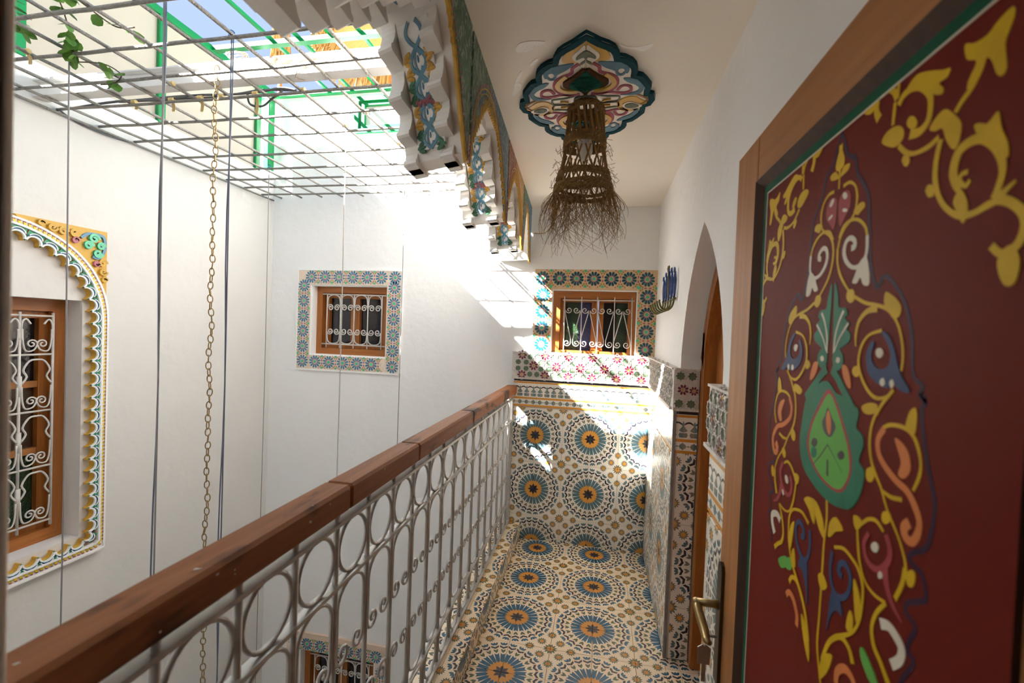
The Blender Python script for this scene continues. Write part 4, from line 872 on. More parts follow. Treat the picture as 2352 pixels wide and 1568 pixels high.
    q = MB(); q.ribbon(fx(cr([(1.87, 1.94), (1.90, 1.965), (1.935, 1.97), (1.975, 1.965), (1.985, 1.93), (1.98, 1.88), (1.955, 1.845), (1.925, 1.85)], 4)), .014, .016, .026, TL); q.build('painted_scroll', M['blue_petal'], pn)
# green framed window in the roof parapet
w5 = window('window_5', (-1.6, YB+.03, 3.07), 'green metal framed window in the roof parapet, behind the rebar grid')
M['green'] = plain('glossy green enamel', (.005, .21, .055, 1), .25)
T5 = lambda u, v, h: (u, YB+.03-h, v)
frame4(w5, 'frame', T5, W5[0], W5[1], W5[2], W5[3], .035, -.06, .02, M['green'], M['green'])
frame4(w5, 'sash', T5, W5[0]+.05, W5[1]-.05, W5[2]+.035, W5[3]-.035, .03, -.04, .005, M['green'], M['green'])
q = MB(); q.prism([(W5[0]+.07, W5[2]+.05), (W5[1]-.07, W5[2]+.05), (W5[1]-.07, W5[3]-.05), (W5[0]+.07, W5[3]-.05)], -.03, -.025, T5, back=True); q.build('pane', plain('pale frosted glass', (.62, .62, .60, 1), .25), w5)
# ================================================================ balustrade
XB = -.62
bal = empty('balustrade', (XB, 1.8, ZK), 'wrought iron balustrade with ovals and scrolls under a worn wooden handrail', 'balustrade')
PIT_, Y0B = .1542, .536
nb = [Y0B+PIT_*k for k in range(-1, 18)]
nb = [y for y in nb if .33 < y < YB-.03]
prev = .305
for y1 in (1.005, 1.43, 2.10, 3.255):
    mb = MB(); mb.bbox(XB-.040, XB+.035, prev, y1-.0015, 1.074, 1.138, .007); mb.build('handrail', M['rail_wood'], bal); prev = y1
TY = lambda y, z, h: (XB+h, y, z)
for z, w, t in ((1.037, .013, .005), (.880, .013, .005), (.270, .012, .005), (ZK+.012, .016, .006)):
    mb = MB(); mb.box(XB-w, XB+w, .305, YB-.028, z-t, z+t); mb.build('flat_bar', M['iron_grey'], bal)
mbb = MB(); mbb.tube([(0, 0, ZK), (0, 0, 1.076)], .0075, 8); BAL = mbb.mesh('baluster', M['iron_grey'], True)
for y in nb: link('baluster', BAL, bal, (XB, y, 0))
def shared(name, pts_list, r):
    mb = MB()
    for pts, cl in pts_list: mb.tube([(0, u, v) for u, v in pts], r, 6, cl)
    return mb.mesh(name, M['iron_grey'], True)
hw = PIT_/2-.012
OV = shared('oval', [(arc(0, .9585, hw+.002, .071, 0, 2*pi*23/24, 23), True)], .0052)
OV2 = shared('oval', [(arc(0, .197, hw-.004, .064, 0, 2*pi*23/24, 23), True)], .0052)
def ubend(zc, ztop, up):
    s = 1 if up else -1; rr = .030
    def curlp(sd): return [(sd*(hw-rr)+sd*rr_*math.cos(a), zc-s*0+rr_*math.sin(a)*s) for rr_, a in [(.005+(rr-.005)*i/20, -2*pi*1.22+2*pi*1.22*i/20) for i in range(21)]]
    L_ = [( -u, v) for u, v in curlp(1)]
    top = [(-hw, zc+s*.06), (-hw, ztop-s*.06)]+[(hw*math.cos(pi-t), ztop-s*.06+s*.055*math.sin(t)) for t in [pi*k/10 for k in range(1, 10)]]+[(hw, ztop-s*.06), (hw, zc+s*.06)]
    return L_+top+list(reversed(curlp(1)))
UB1 = shared('scroll_bow', [(ubend(.682, .872, True), False)], .0048)
UB2 = shared('scroll_bow', [(ubend(.472, .280, False), False)], .0048)
for a, b in zip(nb, nb[1:]):
    c = (a+b)/2
    for me, nm in ((OV, 'oval'), (OV2, 'oval'), (UB1, 'scroll_bow'), (UB2, 'scroll_bow')): link(nm, me, bal, (XB, c, 0))
mb = MB(); mb.box(XB-.009, XB+.009, YB-.046, YB-.028, ZK, 1.08); mb.build('end_post', M['iron_grey'], bal)
# ================================================================ the open painted door
M['door_red'] = plain('oxblood door paint', (.165, .018, .010, 1), .55, spec=.06, var=.18, vscale=2.5, bump=.05, bscale=40)
PAINT = {'Y': plain('painted golden yellow', (.70, .44, .010, 1), .55, var=.25, vscale=30, spec=.15), 'W': plain('painted ivory', (.72, .66, .54, 1), .55, spec=.15), 'G': plain('painted viridian', (.030, .20, .115, 1), .55, spec=.15, var=.3, vscale=40),
         'L': plain('painted leaf green', (.13, .42, .075, 1), .55, spec=.15), 'B': plain('painted slate blue', (.045, .075, .165, 1), .55, spec=.15, var=.3, vscale=40), 'C': plain('painted coral', (.68, .21, .06, 1), .55, spec=.15),
         'P': plain('painted raspberry', (.40, .060, .065, 1), .55, spec=.15, var=.3, vscale=50), 'V': plain('painted dusky violet', (.040, .014, .038, 1), .55, spec=.15), 'K': plain('painted dark umber', (.018, .012, .008, 1), .5)}
NM = {'Y': 'yellow_scroll', 'W': 'ivory_scroll', 'G': 'green_palmette', 'L': 'leaf_green_field', 'B': 'blue_scroll', 'C': 'coral_scroll', 'P': 'raspberry_petal', 'V': 'violet_outline', 'K': 'dark_mark'}
M['door_moulding'] = wood('dark door moulding', (.030, .012, .006, 1), (.085, .034, .014, 1), 2, .75, False, 0)
DY0, DY1, DZ1 = .300, 1.232, 1.985
door = empty('door_1', (XD+.022, DY0, .01), 'open wooden door with oxblood panel painted with yellow arabesques', 'door', kind='structure')
PY0, PY1, PZ1 = .415, 1.082, 1.880                      # panel opening
for nm, a, b, c, d, m in (('stile', PY1, DY1, .01, DZ1, 'door_wood_z'), ('stile', DY0, PY0, .01, DZ1, 'door_wood_z'), ('rail', PY0, PY1, PZ1, DZ1, 'door_wood_y'), ('rail', PY0, PY1, .01, .16, 'door_wood_y')):
    mb = MB(); mb.bbox(XD, XD+.044, a, b, c, d, .003); mb.build(nm, M[m], door)
for q, m in (([(PY0, .16), (PY1, .16), (PY1-.02, .18), (PY0+.02, .18)], 'door_wood_y'), ([(PY1, .16), (PY1, PZ1), (PY1-.02, PZ1-.02), (PY1-.02, .18)], 'door_wood_z'), ([(PY1, PZ1), (PY0, PZ1), (PY0+.02, PZ1-.02), (PY1-.02, PZ1-.02)], 'door_wood_y'), ([(PY0, PZ1), (PY0, .16), (PY0+.02, .18), (PY0+.02, PZ1-.02)], 'door_wood_z')):
    mb = MB(); vs_ = [TD(*q[0], .004), TD(*q[1], .004), TD(*q[2], -.012), TD(*q[3], -.012), TD(*q[0], -.03), TD(*q[1], -.03)]
    mb.add(vs_, [(0, 1, 2, 3), (0, 4, 5, 1)]); mb.build('moulding', M['door_moulding'], door)
XP = XD+.011
mb = MB(); mb.box(XP, XP+.02, PY0, PY1, .16, PZ1); panel = mb.build('panel', M['door_red'], door)
TP = lambda u, v, h: (XP-h, u, v)
gm = plain('painted bottle green line', (.006, .085, .038, 1), .6, spec=.12)
mb = MB(); mb.box(XP-.0010, XP, PY1-.034, PY1-.018, .18, PZ1-.018); mb.box(XP-.0010, XP, PY0+.02, PY1-.034, PZ1-.034, PZ1-.018); mb.box(XP-.0012, XP, PY1-.0365, PY1-.034, .18, PZ1-.034, 1); mb.box(XP-.0012, XP, PY0+.02, PY1-.0365, PZ1-.0365, PZ1-.034, 1); mb.build('green_border', [gm, PAINT['W']], panel)
AXD = .750
def paint_el(el, mir, nm_parent, n=[0]):
    k, c, pts, W = el; n[0] += 1
    h = .0004+.000012*(n[0] % 60)
    if c == 'V': h = .0003
    P_ = [((2*AXD-u) if mir else u, v) for u, v in pts]
    P_ = [(min(max(u, PY0+.022), PY1-.022), v) for u, v in P_]
    mb = MB()
    if k == 'p': mb.prism(cr(P_, 3, True), 0, h, TP)
    else:
        Wc = [w[0]*1.22 for w in cr([(w,) for w in W], 4)]; mb.ribbon(cr(P_, 4), Wc, 0, h, TP)
    mb.build(NM[c], PAINT[c], panel)
NHALF = 60
for i, el in enumerate(DOOR_HALF):
    for mir in (False, True): paint_el(el, mir, panel)
for el in DOOR_MID: paint_el(el, False, panel)
# lever handle, plate, key
mb = MB(); mb.prism([(1.185, .66), (1.222, .66), (1.222, .950), (1.2165, .963), (1.2035, .968), (1.1905, .963), (1.185, .950)], 0, .008, TD, back=True); pl = mb.build('lock_plate', M['brass_dark'], door)
mb = MB(); mb.tube([(XD-.008, 1.2035, .858), (XD-.020, 1.2035, .858), (XD-.062, 1.2035, .858)], [.0125, .0095, .0095], 10); mb.dome(1.2035, .858, .0105, .0105, .061, .070, TD, 0, 10); hd = mb.build('handle', M['brass'], door, True)
mb = MB(); mb.tube([(XD-.058, 1.206, .857), (XD-.060, 1.190, .852), (XD-.056, 1.165, .838), (XD-.053, 1.135, .826), (XD-.055, 1.110, .822), (XD-.052, 1.095, .826)], [.0095, .010, .011, .0105, .009, .006], 10); mb.build('lever', M['brass'], hd, True)
key = empty('door_key', (XD-.03, 1.2035, .775), 'small nickel key hanging from the keyhole of the painted door', 'key')
mb = MB(); mb.tube([(XD-.004, 1.2035, .775), (XD-.034, 1.2035, .775)], .0035, 8); mb.prism([(1.190, .767), (1.217, .767), (1.217, .783), (1.190, .783)], .030, .0325, TD, back=True); mb.build('key_blade', M['steel_key'], key)
mb = MB(); mb.tube([(XD-.036, 1.2035+.010*math.cos(a), .762+.014*math.sin(a)) for a in [2*pi*k/14 for k in range(14)]], .0011, 5, True); mb.build('key_ring', M['steel_key'], key, True)
TK = lambda u, v, h: (XD-.036+u, 1.2035+h, v)
mb = MB(); mb.prism([(-.014, .700), (.014, .700), (.016, .742), (.006, .750), (-.006, .750), (-.016, .742)], -.0012, .0012, TK, back=True); mb.prism([(-.005, .655), (.005, .655), (.005, .700), (-.005, .700)], -.001, .001, TK, back=True); mb.build('spare_key', M['steel_key'], key)
# ================================================================ door in the pointed arch
d2 = empty('door_2', (.53, YM, .01), 'plain varnished wooden door set back in the pointed arch', 'door', kind='structure')
mb = MB()
for a, b in ((YA1-.026, YA1-.075), (YA0+.026, YA0+.075)): mb.bbox(.470, .555, min(a, b), max(a, b), .002, 1.56, .004); 
mb.build('jamb', M['orange_wood_z'], d2)
fo = [(YM+(o_-.012), z_-.012) for o_, z_ in half if o_ > .02]+[(YM, ZA-.03)]; fi = [(YM+max(0, o_-.062), z_-.05) for o_, z_ in half if o_ > .02]+[(YM, ZA-.10)]
for sgn in (1, -1):
    mb = MB(); fx = (lambda p: p) if sgn > 0 else (lambda p: (2*YM-p[0], p[1]))
    for i in range(len(fo)-1): mb.prism([fx(fo[i]), fx(fo[i+1]), fx(fi[i+1]), fx(fi[i])], -.17, -.085, TR, back=True)
    mb.build('arch_frame', M['orange_wood_z'], d2)
for k in range(5):
    a = YA0+.075+(YA1-YA0-.150)*k/5; b = YA0+.075+(YA1-YA0-.150)*(k+1)/5
    zt = min(1.93, 1.60+.30*(1-abs((a+b)/2-YM)/.37)); mb = MB(); mb.bbox(.525, .552, a+.001, b-.001, .004, zt+.02, .003); mb.build('plank', M['orange_wood_z'], d2)
mb = MB(); mb.bbox(.500, .530, YA0+.3, YA0+.36, .004, 1.86, .004); mb.build('middle_stile', M['orange_wood_z'], d2)
# ================================================================ hook rack on the right wall
hk = empty('hook_rack', (XR-.01, 2.66, 1.66), 'small iron hook rack with blue top and olive hooks, high on the right wall', 'hook rack')
M['hook_blue'] = plain('cobalt blue enamel', (.012, .045, .20, 1), .35); M['hook_olive'] = plain('olive enamel', (.13, .11, .012, 1), .4)
for k in range(5):
    y = 2.44+.10*k; zt = 1.90-.012*abs(k-2)
    mb = MB()
    for s in (-1, 1): mb.tube([(XR-.014, y+s*a, b) for a, b in cr([(0, 1.735), (.022, 1.775), (.030, 1.825), (.020, zt-.03), (0, zt)], 4)], .0046, 6)
    mb.tube([(XR-.014, y, 1.74), (XR-.014, y, zt-.02)], .0038, 6); mb.tube([(XR-.018, y+.012*math.cos(a), zt+.006+.012*math.sin(a)) for a in [2*pi*q/12 for q in range(12)]], .0042, 6, True)
    mb.build('leaf_loop', M['hook_blue'], hk, True)
    mb = MB(); mb.tube([(XR-b, y, a) for a, b in cr([(1.90 if k == 2 else 1.75, .018), (1.72, .016), (1.688, .026), (1.672, .050), (1.685, .075), (1.712, .086), (1.726, .086)], 4)], .0052, 6)
    if k == 2: mb.dome(y, 1.915, .014, .022, .014, .028, TR, 0, 8)
    mb.build('hook', M['hook_olive'], hk, True)
mb = MB(); mb.tube([(XR-.012, 2.42, 1.735), (XR-.012, 2.86, 1.735)], .006, 6); mb.build('back_bar', M['hook_olive'], hk, True)
# ================================================================ ceiling rosette
for nm, c in (('skyblue', (.15, .26, .33, 1)), ('pink', (.42, .12, .16, 1)), ('sagegrey', (.20, .22, .16, 1)), ('brownhole', (.10, .045, .015, 1)), ('latticegreen', (.012, .13, .085, 1)), ('tan', (.42, .22, .10, 1)), ('rimteal', (.003, .055, .070, 1))):
    M[nm] = plain('rosette '+nm, c, .8, spec=.2, bump=.35, bscale=70, var=.25, vscale=50)
RX, RY = -.092, 1.790
rs = empty('ceiling_rosette', (RX, RY, ZC-.02), 'scalloped plaster ceiling rosette painted teal, yellow, pink and blue', 'rosette')
rq = lambda L: [((x+.038*y)*1.065, y*.975) for x, y in L]
TQ = lambda u, v, h: (RX+u-.038*v, RY+v, ZC-h)
Q = rq(ROS_OUT); Q[0] = (0, Q[0][1]); Q[-1] = (Q[-1][0], 0)
full = Q + [(x, -y) for x, y in reversed(Q[:-1])] + [(-x, -y) for x, y in Q[1:]] + [(-x, y) for x, y in reversed(Q[1:-1])]
mb = MB(); mb.prism(full, -.002, .012, TQ, 0, 1); mb.build('plate', [M['plaster_smooth'], M['rimteal']], rs)
mb = MB(); mb.ribbon([(x*.955, y*.965) for x, y in full], .022, .006, .018, TQ, 0, True); mb.build('rim', M['rimteal'], rs)
mb = MB()
L2 = resample([(x*.93, y*.945) for x, y in full+full[:1]], .010)
for x, y in L2[:-1]: mb.dome(x, y, .0022, .0022, .010, .0200, TQ, 0, 5)
props(mb.build('beading', M['rimteal'], rs), kind='stuff')
RN = {'ochre': 'yellow_leaf', 'plaster': 'white_field', 'sagegrey': 'grey_green_scroll', 'skyblue': 'blue_leaf', 'pink': 'pink_scroll', 'brownhole': 'hollow', 'latticegreen': 'lattice', 'tan': 'tan_scroll'}
for k, c, pts, W, m, hh in ROS_EL:
    P0 = rq(pts); hs = .0155+.003*hh
    for sx in (1, -1):
        for sy in ((1, -1) if m == 4 else (1,)):
            P_ = [(sx*(max(x, 0) if k == 'p' and m == 4 else x), sy*min(y, 0) if m == 4 else y) for x, y in P0]
            mb = MB()
            if k == 'p': mb.prism(cr(P_, 3, True), .006, hs, TQ)
            else: mb.ribbon(cr(P_, 4), [w[0] for w in cr([(w,) for w in W], 4)], .006, hs, TQ)
            mb.build(RN[c], M['plaster_smooth' if c == 'plaster' else c], rs)
for sy in (-1, 1):
    mb = MB(); gx = [p for e in ROS_EL if e[1] == 'latticegreen' for p in rq(e[2])]; ymin, ymax = min(p[1] for p in gx), max(p[1] for p in gx); xm = max(p[0] for p in gx)
    for i in range(-9, 10):
        for s in (-1, 1):
            a = (i*.014-s*.04, (ymin+ymax)/2-.04); b = (i*.014+s*.04, (ymin+ymax)/2+.04)
            def cl(p): 
                ym = (ymin+ymax)/2; t = max(abs(p[0])/(xm*.85), abs(p[1]-ym)/((ymax-ymin)*.42), 1); return t
            seg = [(a[0]+(b[0]-a[0])*q/16, a[1]+(b[1]-a[1])*q/16) for q in range(17)]
            seg = [p for p in seg if abs(p[0])/(xm*.92)+abs(p[1]-(ymin+ymax)/2)/((ymax-ymin)*.52) < 1]
            if len(seg) > 2: mb.ribbon([(p[0], p[1]*-sy) if False else (p[0], p[1] if sy < 0 else -p[1]) for p in seg], .004, .022, .030, TQ)
    props(mb.build('lattice_bars', M['latticegreen'], rs), kind='stuff')
# ================================================================ woven straw lamp
LX, LY = -.085, 1.735
lamp = empty('pendant_lamp', (LX, LY, ZC-.04), 'woven brown straw pendant lamp with a ragged fringe under the ceiling rosette', 'lamp')
M['straw'] = plain('brown esparto straw', (.27, .145, .040, 1), .75, var=.4, vscale=60); M['straw_light'] = plain('pale straw', (.42, .26, .10, 1), .7)
RAD = [(2.405, .045), (2.385, .066), (2.34, .071), (2.27, .075), (2.21, .080), (2.16, .088), (2.10, .105), (2.06, .110)]
def rad(z):
    for (z0, r0), (z1, r1) in zip(RAD, RAD[1:]):
        if z1 <= z <= z0: return r0+(r1-r0)*(z0-z)/(z0-z1)
    return RAD[0][1] if z > RAD[0][0] else RAD[-1][1]+(2.06-z)*.10
LP = lambda a, z, dr=0: (LX+(rad(z)+dr)*math.cos(a), LY+(rad(z)+dr)*math.sin(a), z)
mb = MB(); mb.tube([(LX, LY, ZC-.035), (LX, LY, 2.30)], .004, 6); mb.build('cord', M['dark_wood'], lamp)
mb = MB(); mb.lathe([(.0, .045), (.016, .040), (.018, 0)], (LX, LY, 2.275), 12); mb.build('lamp_holder', M['dark_wood'], lamp, True)
mb = MB(); mb.lathe([(.012, .03), (.022, .010), (.030, -.02), (.031, -.04), (.024, -.06), (.010, -.070), (0, -.071)], (LX, LY, 2.265), 16); mb.build('bulb', plain('white unlit bulb', (.80, .78, .74, 1), .35), lamp, True)
rr = random.Random(3)
for z0, n_, dz in ((2.402, 4, .0095), (2.272, 4, .0095), (2.140, 3, .010), (2.092, 4, .009)):
    for k in range(n_):
        z = z0-k*dz; mb = MB(); ph = rr.uniform(0, 6)
        for st in (0, pi):
            mb.tube([LP(a, z+.0035*math.sin(a*22+st+ph)+.004*math.sin(a*2+ph), .003*math.cos(a*22+st+ph)) for a in [2*pi*q/110 for q in range(110)]], .0042, 4, True)
        mb.build('coil', M['straw'], lamp)
for k in range(19):
    a = 2*pi*k/19; mb = MB(); mb.tube([LP(a+.45*(2.37-z)/.1*.5, z, -.003) for z in (2.375, 2.34, 2.30, 2.25)], .0050, 5); mb.build('spoke', M['straw'], lamp)
for k in range(30):
    a = 2*pi*k/30; s = 1 if k % 2 else -1; mb = MB(); mb.tube([LP(a+s*.35*(2.22-z)/.1, z, -.002) for z in (2.225, 2.19, 2.15, 2.10, 2.06)], .0035, 5); mb.build('spoke', M['straw'], lamp)
mb = MB()
for k in range(300):
    a = rr.uniform(0, 2*pi); dr = rr.uniform(-.006, .006); L_ = rr.choice((.10, .14, .17, .20, .24)) * rr.uniform(.8, 1.05); tw = rr.uniform(-.9, .9); fl = rr.uniform(-.02, .05); cu = rr.uniform(-1.3, 1.3); sg = rr.uniform(0, .05)
    pts = []
    for q in range(8):
        t = q/7; z = 2.072-L_*t+sg*t**3*.5; r_ = .106+dr+fl*math.sin(t*pi*.7)+.02*t; aa = a+tw*t+cu*t*t*.7
        pts.append((LX+r_*math.cos(aa), LY+r_*math.sin(aa), z))
    mb.tube(pts, [.0013*(1-.6*q/7) for q in range(8)], 3, False, 0, False)
props(mb.build('fringe', M['straw'], lamp), kind='stuff')
mb = MB()
for k in range(60):
    a = rr.uniform(0, 2*pi); z = rr.uniform(2.07, 2.25); pts = [LP(a+q*.12, z+.03*math.sin(q)*rr.uniform(-1, 1), .002+.010*q) for q in range(4)]; mb.tube(pts, .0010, 3, False, 0, False)
props(mb.build('loose_straw', M['straw'], lamp), kind='stuff')
mb = MB(); mb.tube(cr([(-.36, 2.35, 2.055), (-.30, 2.30, 2.045), (-.25, 2.22, 2.07), (-.215, 2.12, 2.115), (-.205, 2.06, 2.16)], 5), .0028, 5); mb.build('stray_straw', M['straw_light'], lamp)
# ================================================================ plaster arcade over the balustrade
SK = -.0567; AXI = -.416-SK*0
SH = .085
def TA(w, y, z):                                  # w: 0 on the gallery face, negative towards the court; y as on the court face
    y -= SH*(1+w/.215); return (-.416+SK*(y-1.211)+w, y, z)
ARC = [(.60, 1.41), (1.41, 2.16), (2.16, 2.88), (2.88, YB+.02)]
ZP = 2.058; WT = -.215
arcade = empty('plaster_arcade', (-.53, 1.9, ZP), 'hanging plaster arcade with white stalactite blocks and painted soffits over the balustrade', 'arcade')
def arch_z(y, a, b, top, base=ZP, hwm=.045, p=2.3):
    c, h = (a+b)/2, (b-a)/2-hwm; s = min(1, abs(y-c)/h); return base+(top-base)*(max(0, 1-s**p))**(1/p)
def arch_pts(a, b, top, n=28, base=ZP, hwm=.045, p=2.3):
    c, h = (a+b)/2, (b-a)/2-hwm
    return [(c-h*(1 if math.cos(t) > 0 else -1)*abs(math.cos(t))**(2/p), base+(top-base)*abs(math.sin(t))**(2/p)) for t in [pi*i/n for i in range(n+1)]]
M['arc_white'] = plain('arcade plaster', (.78, .745, .70, 1), .7, bump=.2, bscale=25, var=.06, vscale=10)
carve = {}
for nm, c1 in (('leafgreen', (.075, .17, .095, 1)), ('seablue', (.07, .16, .21, 1)), ('rust', (.28, .085, .035, 1)), ('gold', (.50, .27, .03, 1)), ('skyblue2', (.09, .22, .30, 1))):
    m, nt, p = newmat('carved stucco '+nm)
    n = noise(nt, 70, 4, objco(nt, (1, 1, .45))); n.inputs['Distortion'].default_value = 1.5
    n2 = noise(nt, 9, 2, objco(nt))
    c = mixc(nt, n2.outputs[0], tuple(x*.6 for x in c1[:3])+(1,), tuple(x*1.3 for x in c1[:3])+(1,))
    X.nt = nt; k = X.op('MULTIPLY', (X(n.outputs[0])-.50)*6, 1.0); k = X.op('MINIMUM', X.op('MAXIMUM', k, 0.0), .75)
    nt.links.new(mixc(nt, k, c, (.42, .46, .44, 1)), p.inputs['Base Color']); p.inputs['Roughness'].default_value = .6
    b = nt.nodes.new('ShaderNodeBump'); b.inputs['Strength'].default_value = .7; b.inputs['Distance'].default_value = .006; nt.links.new(n.outputs[0], b.inputs['Height']); nt.links.new(b.outputs[0], p.inputs['Normal'])
    carve[nm] = m
TAf = lambda y, z, h: TA(h, y+SH*(1+h/.215), z)
def intr(k):
    """stepped intrados of arch k: (y, z) from the near pendant to the far one"""
    a, b = ARC[k]
    if k == 0: return [(a, ZP), (.675, ZP), (.70, 2.125), (.79, 2.19), (.88, 2.255), (.965, 2.315), (1.06, 2.365), (1.14, 2.37), (1.205, 2.30), (1.285, 2.215), (1.345, 2.135), (1.372, ZP), (b, ZP)]
    q = 1 if k < 3 else .52; up = [(0, ZP), (.040, ZP), (.066, 2.135), (.066+.062*q, 2.215), (.066+.140*q, 2.300), (.066+.21*q, 2.355)]
    return [(a+o_, z_) for o_, z_ in up]+[(b-o_, z_) for o_, z_ in reversed(up)]
mb = MB()
for k in range(4):
    P_ = intr(k)
    for (y0, z0), (y1, z1) in zip(P_, P_[1:]):
        if y1-y0 < 1e-6 and abs(z1-z0) < 1e-6: continue
        for w in (0, WT): mb.add([TA(w, y0, z0), TA(w, y1, z1), TA(w, y1, ZC-.0005), TA(w, y0, ZC-.0005)], [(0, 1, 2, 3)])
        mb.add([TA(0, y0, z0), TA(0, y1, z1), TA(WT, y1, z1), TA(WT, y0, z0)], [(0, 1, 2, 3)])
mb.build('body', M['arc_white'], arcade)
# white stalactite blocks along both edges of every arch
def lobe(w0, w1, y, z, yd, hgt, dep):
    """hanging block with a hollowed front: bottom at z, back at y, front pointing along yd into the opening"""
    pr = [(-.034, .0), (dep*.84, .0), (dep, .005), (dep, .014), (dep*.80, hgt*.30), (dep*.62, hgt*.58), (dep*.55, hgt*.80), (dep*.62, hgt*.94), (dep*.62, hgt+.012), (-.034, hgt+.012)]
    mb = MB(); n = len(pr)
    vs_ = [TA(w0, y+yd*u, z+v) for u, v in pr]+[TA(w1, y+yd*u, z+v) for u, v in pr]
    mb.add(vs_, [tuple(range(n)), tuple(reversed(range(n, 2*n)))]+[(i, (i+1) % n, n+(i+1) % n, n+i) for i in range(n)]); return mb.build('stalactite_block', M['arc_white'], arcade)
for k, (a, b) in enumerate(ARC):
    q = 1 if k < 3 else .52
    far = [(b-.010, ZP-.014), (b-.055-.030*q, 2.108), (b-.055-.105*q, 2.184), (b-.055-.180*q, 2.268)]
    near = [(2*(a+b)/2-y_, z_) for y_, z_ in far]
    if k == 0: near = [(.700, 2.060), (.795, 2.128), (.885, 2.196), (.970, 2.256), (1.065, 2.318)]; far = [(1.395, ZP-.014), (1.330, 2.106), (1.262, 2.182), (1.188, 2.272)]
    for w0, w1 in ((-.030, -.074), (WT+.002, WT+.050)):
        for y, z in near: lobe(w0, w1, y, z, 1, .070, .050)
        if k < 3:
            for y, z in far: lobe(w0, w1, y, z, -1, .074, .050)
        if k in (1, 2): lobe(w0, w1, (a+b)/2-.02, 2.315, 1, .05, .06)
# painted strips on the soffits
blu = plain('soffit blue', (.09, .22, .30, 1), .5, var=.3, vscale=60); gre = plain('soffit green', (.04, .15, .075, 1), .5, var=.3, vscale=60); yel = plain('soffit yellow', (.50, .27, .03, 1), .5, var=.3, vscale=60); pnk = plain('soffit pink', (.34, .09, .11, 1), .5, bump=.6, bscale=120, var=.4, vscale=90)
for k, (a, b) in enumerate(ARC):
    for side in (1, -1):
        if k == 3 and side == 1: continue
        L_ = intr(k)[1:-1]; zt = max(z for y, z in L_); ic = [i for i, p in enumerate(L_) if p[1] == zt][0]
        L_ = L_[ic:] if side > 0 else L_[:ic+1][::-1]          # crown -> pendant
        L_ = cr(L_, 6)
        S_ = resample(L_, .004); tot = (len(S_)-1)*.004
        wc = WT/2
        def TS_(t, s, h):
            i = min(len(S_)-2, max(0, int(s/.004))); f = s/.004-i; p, q = S_[i], S_[i+1]; y, z = p[0]+(q[0]-p[0])*f, p[1]+(q[1]-p[1])*f
            dy, dz = q[0]-p[0], q[1]-p[1]; d = math.hypot(dy, dz) or 1; ny, nz = -side*dz/d*1.0, side*dy/d
            # normal into the opening
            ny, nz = (dz/d, -dy/d) if side > 0 else (-dz/d, dy/d)
            return TA(wc+t, y+ny*h, z+nz*h)
        mb = MB(); n_ = 24; s0, s1 = .035, tot-.03
        for i in range(n_):
            u0, u1 = s0+(s1-s0)*i/n_, s0+(s1-s0)*(i+1)/n_
            mb.prism([(-.050, u0), (.050, u0), (.050, u1), (-.050, u1)], -.004, .016, TS_)
        strip = mb.build('soffit_panel', M['arc_white'], arcade)
        per = .068; n_ = int((s1-s0)/.006)
        for ph in (0, pi):
            mb = MB(); mb.ribbon([(.025*math.sin(pi*(s1-s0-i*(s1-s0)/n_)/per+ph), s0+(s1-s0)*i/n_) for i in range(n_+1)], .0095, .012, .020, TS_); mb.build('interlace', blu, strip)
        m_ = int((s1-s0)/per)
        for q in range(m_):
            sc_ = s1-per*(q+.5)
            mb = MB(); mb.ribbon(arc(0, sc_, .011, .026, pi*.15, pi*1.85, 10), .006, .012, .019, TS_); mb.dome(0, sc_-.006, .004, .012, .012, .020, TS_, 0, 6); mb.build('bud', blu, strip)
            for sx in (-1, 1):
                if q % 4 == 2 and sx == 1:
                    mb = MB()
                    for e in range(14): mb.dome(rr.uniform(-.036, .036), sc_+per*.45+rr.uniform(-.012, .012), .008, .008, .012, .024, TS_, 0, 6)
                    mb.build('pink_boss', pnk, strip)
                mt_ = gre if q % 4 in (0, 2, 3) and q % 2 == 0 else yel
                mb = MB()
                for of_ in (.22, -.30):
                  for e, (u_, v_, ru_, rv_, ro) in enumerate(((.034, .0, .016, .008, .5), (.041, .014, .013, .0075, .25), (.034, .026, .016, .008, -.3), (.027, .013, .009, .006, 0))): mb.dome(sx*u_, sc_+per*of_+v_*.8, ru_, rv_, .012, .022, TS_, 0, 8, sx*ro)
                mb.build('side_leaf', mt_, strip)
# painted gallery face: spandrels, mouldings, vine bands
FACE = [[(.54, 2.045), (.56, 2.17), (.60, 2.25), (.66, 2.32), (.75, 2.38), (.86, 2.41), (.97, 2.40), (1.07, 2.365), (1.138, 2.306), (1.182, 2.24), (1.225, 2.167), (1.269, 2.101), (1.315, 2.045)],
        [(1.340, 2.045), (1.359, 2.168), (1.395, 2.253), (1.449, 2.324), (1.526, 2.376), (1.617, 2.406), (1.738, 2.393), (1.868, 2.327), (1.955, 2.249), (2.039, 2.150), (2.090, 2.045)],
        [(2.110, 2.045), (2.125, 2.15), (2.155, 2.24), (2.21, 2.33), (2.30, 2.385), (2.39, 2.40), (2.50, 2.36), (2.60, 2.28), (2.67, 2.18), (2.735, 2.045)],
        [(2.755, 2.045), (2.77, 2.18), (2.81, 2.29), (2.87, 2.36), (2.95, 2.385), (3.03, 2.36), (3.12, 2.27), (3.20, 2.15), (3.27, 2.045)]]
def inset(P, d):
    out = []
    for i, (y, z) in enumerate(P):
        a, b = P[max(0, i-1)], P[min(len(P)-1, i+1)]; dy, dz = b[0]-a[0], b[1]-a[1]; L = math.hypot(dy, dz) or 1; out.append((y+dz/L*d, z-dy/L*d))
    return out
SPC = [('seablue', 'leafgreen'), ('leafgreen', 'seablue'), ('rust', 'gold'), ('leafgreen', 'skyblue2')]
